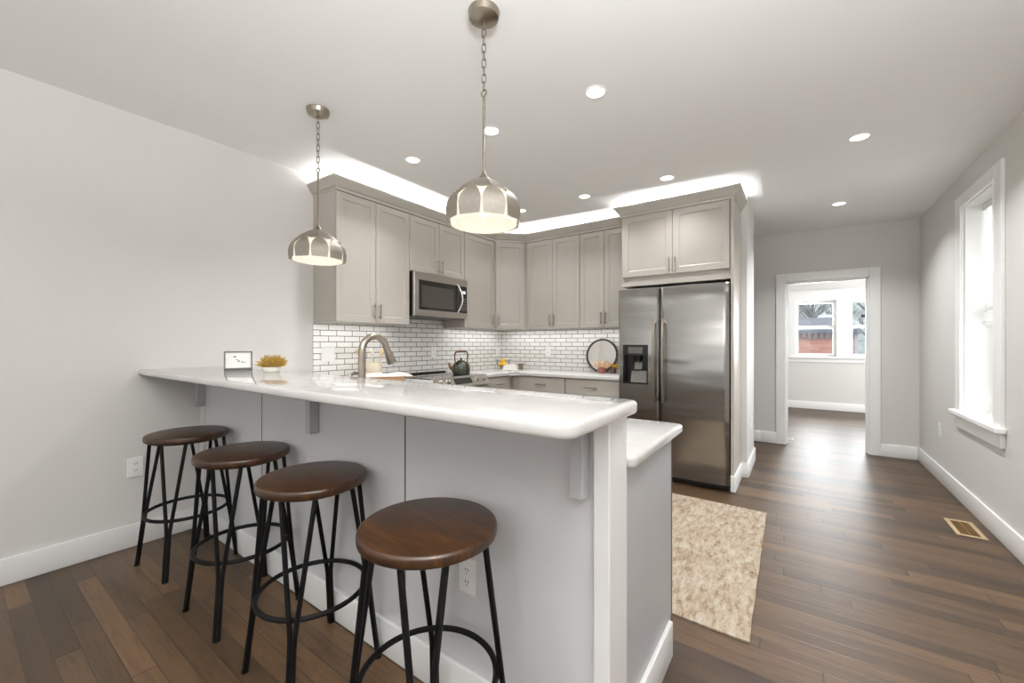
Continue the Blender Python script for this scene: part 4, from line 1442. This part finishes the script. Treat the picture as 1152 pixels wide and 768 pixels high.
# ------------------------------------------------------------------ things on the counters
ck = thing('utensil_crock', (-3.13, 2.27, CT), 'cream ribbed crock on the counter behind the faucet', 'crock')
MB().lathe([(0.0, CT + 0.0005), (0.066, CT + 0.0005), (0.072, CT + 0.012), (0.072, CT + 0.07), (0.070, CT + 0.075), (0.072, CT + 0.08), (0.073, CT + 0.15), (0.076, CT + 0.162), (0.068, CT + 0.162), (0.066, CT + 0.03), (0.0, CT + 0.03)], 32, (-3.13, 2.27, 0), False).build('pot', 'ceramic_cream', ck, True)
for k, (dx, dy, tx, ty, lab) in enumerate(((-0.02, -0.03, -0.03, -0.075, 'wooden spoon leaning left in the cream crock'), (0.01, 0.0, 0.0, -0.02, 'wooden spatula standing in the middle of the cream crock'), (0.0, 0.03, 0.01, 0.045, 'wooden spoon leaning right in the cream crock'))):
    m_ = MB()
    b0 = Vector((-3.13 + dx * 0.5, 2.27 + dy * 0.5, CT + 0.032))
    b1 = Vector((-3.13 + dx + tx, 2.27 + dy + ty, CT + 0.225))
    b2 = b1 + (b1 - b0).normalized() * 0.06
    m_.tube([b0, b1, b1 + (b2 - b1) * 0.25, b1 + (b2 - b1) * 0.7, b2], [0.006, 0.007, 0.019, 0.023, 0.012], 10, False, 0.9)
    tag(m_.build('wooden_spatula' if k == 1 else 'wooden_spoon', 'wood_spoon' if k != 1 else 'ceramic_cream', None, True), lab, 'utensil')

bkx, bky = -2.90, 2.246
MBk = Matrix.Translation((bkx, bky, CT)) @ Matrix.Rotation(R(60), 4, 'Z')
wt = thing('wooden_tray', (bkx, bky, CT), 'warm wooden tray on the counter behind the faucet under the white book', 'tray')
MB().box(-0.135, 0.135, -0.07, 0.07, 0.0008, 0.012, 0.003).xf(MBk).build('base', 'wood_tray', wt)
MB().box(-0.135, -0.123, -0.07, 0.07, 0.012, 0.046, 0.002).box(0.123, 0.135, -0.07, 0.07, 0.012, 0.046, 0.002).box(-0.123, 0.123, -0.07, -0.058, 0.012, 0.046, 0.002).box(-0.123, 0.123, 0.058, 0.07, 0.012, 0.046, 0.002).xf(MBk).build('rim', 'wood_tray', wt)
bo = thing('cookbook', (bkx, bky, CT + 0.047), 'open white-paged cookbook lying across the wooden tray behind the faucet', 'book')
MBk2 = MBk @ Matrix.Translation((0, 0, 0.0468))
MB().box(-0.205, 0.205, -0.078, 0.078, 0.0, 0.003).xf(MBk2).build('cover', 'book_cover', bo)
for s_ in (-1, 1):
    pts_ = [(s_ * 0.001, 0.0032)]
    for k in range(11):
        q = k / 10
        pts_.append((s_ * (0.001 + 0.198 * q), 0.005 + 0.030 * math.sin(math.pi * (0.10 + 0.80 * q)) * (1 - 0.35 * q)))
    pts_.append((s_ * 0.199, 0.0032))
    MB().prism(pts_, 'y', -0.075, 0.075).xf(MBk2).build('pages', 'paper', bo)

# kettle on the cooktop
kx, ky, kz = -2.855, 3.13, 0.9235
kt = thing('kettle', (kx, ky, kz), 'dark green tea kettle with bronze loop handle on the range', 'kettle')
MB().lathe([(0.0, kz), (0.082, kz), (0.090, kz + 0.008), (0.094, kz + 0.05), (0.094, kz + 0.075), (0.086, kz + 0.105), (0.062, kz + 0.132), (0.040, kz + 0.142), (0.0, kz + 0.142)], 36, (kx, ky, 0), False).build('body', 'kettle_green', kt, True)
MB().lathe([(0.0, kz + 0.142), (0.042, kz + 0.1425), (0.038, kz + 0.150), (0.012, kz + 0.154), (0.007, kz + 0.158), (0.012, kz + 0.168), (0.010, kz + 0.176), (0.0, kz + 0.178)], 24, (kx, ky, 0), False).build('lid', 'kettle_green', kt, True)
du = Vector((0.8166, 0.577, 0))
sp_ = [(0.080, 0.055), (0.105, 0.075), (0.120, 0.10), (0.128, 0.125)]
MB().tube([Vector((kx, ky, kz + z)) - du * r_ for r_, z in sp_], [0.024, 0.019, 0.014, 0.011], 14).build('spout', 'kettle_bronze', kt, True)
hn = [(-0.062, 0.128), (-0.066, 0.165), (-0.068, 0.21), (-0.055, 0.235), (0.0, 0.242), (0.055, 0.240), (0.068, 0.215), (0.064, 0.165), (0.060, 0.128)]
MB().tube([Vector((kx, ky, kz + z)) + du * r_ for r_, z in hn], [0.006, 0.0065, 0.008, 0.009, 0.009, 0.009, 0.008, 0.0065, 0.006], 12).build('handle', 'kettle_bronze', kt, True)

# corner group
jx, jy = -3.12, 4.215
jr = thing('glass_bowl', (jx, jy, CT), 'clear footed glass bowl holding lemons in the counter corner', 'bowl')
MB().lathe([(0.0, CT + 0.0005), (0.048, CT + 0.0005), (0.05, CT + 0.004), (0.012, CT + 0.012), (0.02, CT + 0.018), (0.072, CT + 0.045), (0.085, CT + 0.09), (0.083, CT + 0.125), (0.081, CT + 0.125), (0.082, CT + 0.09), (0.069, CT + 0.049), (0.0, CT + 0.024)], 36, (jx, jy, 0), False).build('bowl', 'jar_glass', jr, True)
for k, (dx, dy, dz, lb) in enumerate(((-0.036, 0.0, 0.058, 'lemon at the left of the glass bowl'), (0.032, -0.02, 0.060, 'lemon at the right front of the glass bowl'), (0.012, 0.038, 0.060, 'lemon at the back of the glass bowl'), (0.0, 0.0, 0.106, 'lemon on top of the pile in the glass bowl'))):
    lm = MB().sphere((0, 0, 0), 0.031, 1.0, 16, 12, 1.2).xf(Matrix.Translation((jx + dx, jy + dy, CT + dz)) @ Matrix.Rotation(k * 0.9, 4, 'Z'))
    tag(lm.build('lemon', 'lemon', None, True), lb, 'fruit', 'lemons in the glass bowl')
bd_ = thing('butter_dish', (-2.95, 4.13, CT), 'white covered butter dish on the corner counter beside the lemons', 'dish')
MB().box(-0.10, 0.10, -0.055, 0.055, 0.0005, 0.012, 0.005, 2).xf(Matrix.Translation((-2.95, 4.13, CT)) @ Matrix.Rotation(R(35), 4, 'Z')).build('tray', 'ceramic_white', bd_, True)
MB().prism([(-0.085, 0.0125), (0.085, 0.0125), (0.072, 0.066), (0.062, 0.074), (-0.062, 0.074), (-0.072, 0.066)], 'y', -0.045, 0.045).xf(Matrix.Translation((-2.95, 4.13, CT)) @ Matrix.Rotation(R(35), 4, 'Z')).build('cover', 'ceramic_white', bd_)
tag(MB().lathe([(0.0, CT + 0.0005), (0.028, CT + 0.0005), (0.034, CT + 0.075), (0.031, CT + 0.075), (0.026, CT + 0.006), (0.0, CT + 0.006)], 24, (-2.90, 4.30, 0), False).build('cup', 'cup_taupe', None, True), 'small taupe cup on the corner counter right of the white dish', 'cup')

# round mirror leaning on the rear tile
mr = thing('round_mirror', (-1.865, 4.41, CT), 'round dark-framed mirror leaning on the rear tile beside the refrigerator', 'mirror')
RM = 0.182
MM = Matrix.Translation((-1.865, 4.405, CT + 0.0025)) @ Matrix.Rotation(R(-9), 4, 'X') @ Matrix.Translation((0, 0, RM + 0.013))
MB().ring((0, 0, 0), RM, 0.0135, 72, 'y', 10).xf(MM).build('frame', 'frame_bronze', mr, True)
gl = MB().lathe([(0.0, -0.004), (RM - 0.006, -0.004), (RM - 0.006, 0.004), (0.0, 0.004)], 64, (0, 0, 0), False).xf(MM @ Matrix.Rotation(R(90), 4, 'X'))
gl.build('glass', 'mirror', mr, True, 30)
pk = thing('flower_pot', (-1.795, 4.265, CT), 'dusky pink pot of peach dried flowers in front of the round mirror', 'plant')
MB().lathe([(0.0, CT + 0.0005), (0.038, CT + 0.0005), (0.046, CT + 0.058), (0.048, CT + 0.066), (0.041, CT + 0.066), (0.038, CT + 0.05), (0.0, CT + 0.05)], 28, (-1.795, 4.265, 0), False).build('pot', 'pot_pink', pk, True)
fl = MB()
for i in range(60):
    a = random.uniform(0, 2 * math.pi)
    el = random.uniform(0.25, 1.4)
    L = random.uniform(0.05, 0.10)
    p0 = Vector((-1.795 + 0.02 * math.cos(a), 4.265 + 0.02 * math.sin(a), CT + 0.051))
    d = Vector((math.cos(a) * math.cos(el), math.sin(a) * math.cos(el) * 0.7, math.sin(el)))
    p1_ = p0 + d * L
    fl.tube([p0, p1_], 0.001, 5)
    fl.sphere(p1_, random.uniform(0.006, 0.010), 0.8, 8, 6)
fl.build('flowers', 'flower_peach', pk)
bc = thing('bud_vase', (-1.685, 4.33, CT), 'small brown jar with yellow flowers between the mirror and refrigerator', 'vase')
MB().lathe([(0.0, CT + 0.0005), (0.026, CT + 0.0005), (0.030, CT + 0.03), (0.024, CT + 0.056), (0.021, CT + 0.060), (0.018, CT + 0.056), (0.0, CT + 0.05)], 24, (-1.685, 4.33, 0), False).build('jar', 'cup_brown', bc, True)
fl = MB()
for i in range(26):
    a = random.uniform(0, 2 * math.pi)
    el = random.uniform(0.5, 1.4)
    p0 = Vector((-1.685 + 0.008 * math.cos(a), 4.33 + 0.008 * math.sin(a), CT + 0.05))
    p1_ = p0 + Vector((math.cos(a) * math.cos(el), math.sin(a) * math.cos(el) * 0.7, math.sin(el))) * random.uniform(0.03, 0.065)
    fl.tube([p0, p1_], 0.001, 5)
    fl.sphere(p1_, random.uniform(0.006, 0.009), 0.8, 8, 6)
fl.build('flowers', 'flower_yellow', bc)

# ------------------------------------------------------------------ outdoors, seen through the far windows
struct(MB().box(-60, 70, 10.6, 120, -3.2, -3.0).build('ground', 'asphalt'))
hl = MB()
nx, ny = 60, 16
g = {}
for i in range(nx + 1):
    for j in range(ny + 1):
        x = -60 + 130 * i / nx
        y = 50 + 50 * j / ny
        z = -3 + (j / ny) ** 0.8 * (25 + 3 * math.sin(i * 0.35)) + 0.6 * math.sin(i * 1.3 + j)
        g[i, j] = hl.bm.verts.new((x, y, z))
for i in range(nx):
    for j in range(ny):
        hl.bm.faces.new((g[i, j], g[i + 1, j], g[i + 1, j + 1], g[i, j + 1]))
struct(hl.build('hillside', 'hillside', None, True))

bb_ = thing('brick_building', (1.0, 28, -3), 'low red brick building with a stepped cornice seen through the far window', 'building')
MB().box(-3.0, 2.2, 26, 34, -3.0, 1.75).build('wall', 'red_brick', bb_)
cn = MB().box(-3.08, 2.28, 25.92, 34.08, 1.75, 1.92)
for i in range(22):
    cn.box(-3.0 + i * 0.24, -2.87 + i * 0.24, 25.9, 26.0, 1.45, 1.75)
cn.build('cornice', 'slate_roof', bb_)
MB().prism([(25.95, 1.92), (34, 1.92), (30, 2.75)], 'x', -3.0, 2.2).build('roof', 'slate_roof', bb_)

hs = thing('house', (2.2, 40, -3), 'pale flat-roofed house with snow on its roofs behind the brick building', 'building')
MB().box(1.35, 3.0, 39, 45, 2.0, 3.05).box(1.0, 3.4, 38, 45, -3.0, 2.0).build('wall', 'siding', hs)
MB().box(1.2, 3.15, 38.6, 45.4, 3.05, 3.4).build('upper_roof', 'snow', hs)
MB().prism([(37.6, 1.95), (39.0, 2.5), (45.4, 2.5), (45.4, 1.95)], 'x', 0.8, 3.6).build('lower_roof', 'slate_roof', hs)
for x in (1.5, 2.1, 2.6):
    MB().box(x, x + 0.3, 38.97, 39.0, 2.55, 2.9).build('window', 'oven_window', hs)

up = thing('utility_pole', (1.98, 16.5, -3), 'dark utility pole with a crossarm seen through the right far window', 'pole')
MB().cyl((1.98, 16.5, -3), (1.98, 16.5, 2.45), 0.075, 0.06, 10).build('pole', 'pole_wood', up, True)
MB().box(1.55, 2.4, 16.44, 16.56, 2.05, 2.13).build('crossarm', 'pole_wood', up)
MB().cyl((2.16, 16.5, 1.55), (2.16, 16.5, 1.95), 0.11, seg=14).build('transformer', 'siding', up, True)


def bare_tree(x, y, h, seed, label):
    rnd = random.Random(seed)
    o = thing('bare_tree', (x, y, -3), label, 'tree', 'bare winter trees on the hillside')
    base = Vector((x, y, -3.0))
    top = base + Vector((0, 0, h))
    MB().tube([base, base + Vector((0.1, 0, h * 0.5)), top], [h * 0.018, h * 0.012, h * 0.003], 8).build('trunk', 'bark', o, True)
    br = MB()
    for k in range(26):
        t_ = rnd.uniform(0.35, 0.95)
        p = base + Vector((0.1 * t_, 0, h * t_))
        a = rnd.uniform(0, 2 * math.pi)
        L = h * 0.32 * (1.15 - t_)
        q = p + Vector((math.cos(a) * L * 0.6, math.sin(a) * L * 0.6, L * 0.8))
        br.tube([p, (p + q) / 2 + Vector((0, 0, L * 0.06)), q], [h * 0.006, h * 0.004, h * 0.0015], 5)
        for s_ in range(4):
            u = rnd.uniform(0.3, 1)
            p3 = p + (q - p) * u
            a2 = a + rnd.uniform(-1.2, 1.2)
            q3 = p3 + Vector((math.cos(a2) * L * 0.3, math.sin(a2) * L * 0.3, L * 0.35))
            br.tube([p3, q3], [h * 0.003, h * 0.001], 4)
    br.build('branches', 'bark', o)


for k, (x, y, h, lb) in enumerate(((-0.6, 47, 11.5, 'bare tree at the left edge of the far window view'), (1.0, 52, 13, 'tall bare tree in the middle of the far window view'), (3.2, 55, 12, 'bare tree rising behind the snowy roof'), (5.6, 50, 11, 'bare tree seen through the right far window'))):
    bare_tree(x, y, h, k + 3, lb)

for o in list(bpy.data.objects):
    if '_o' in o:
        del o['_o']
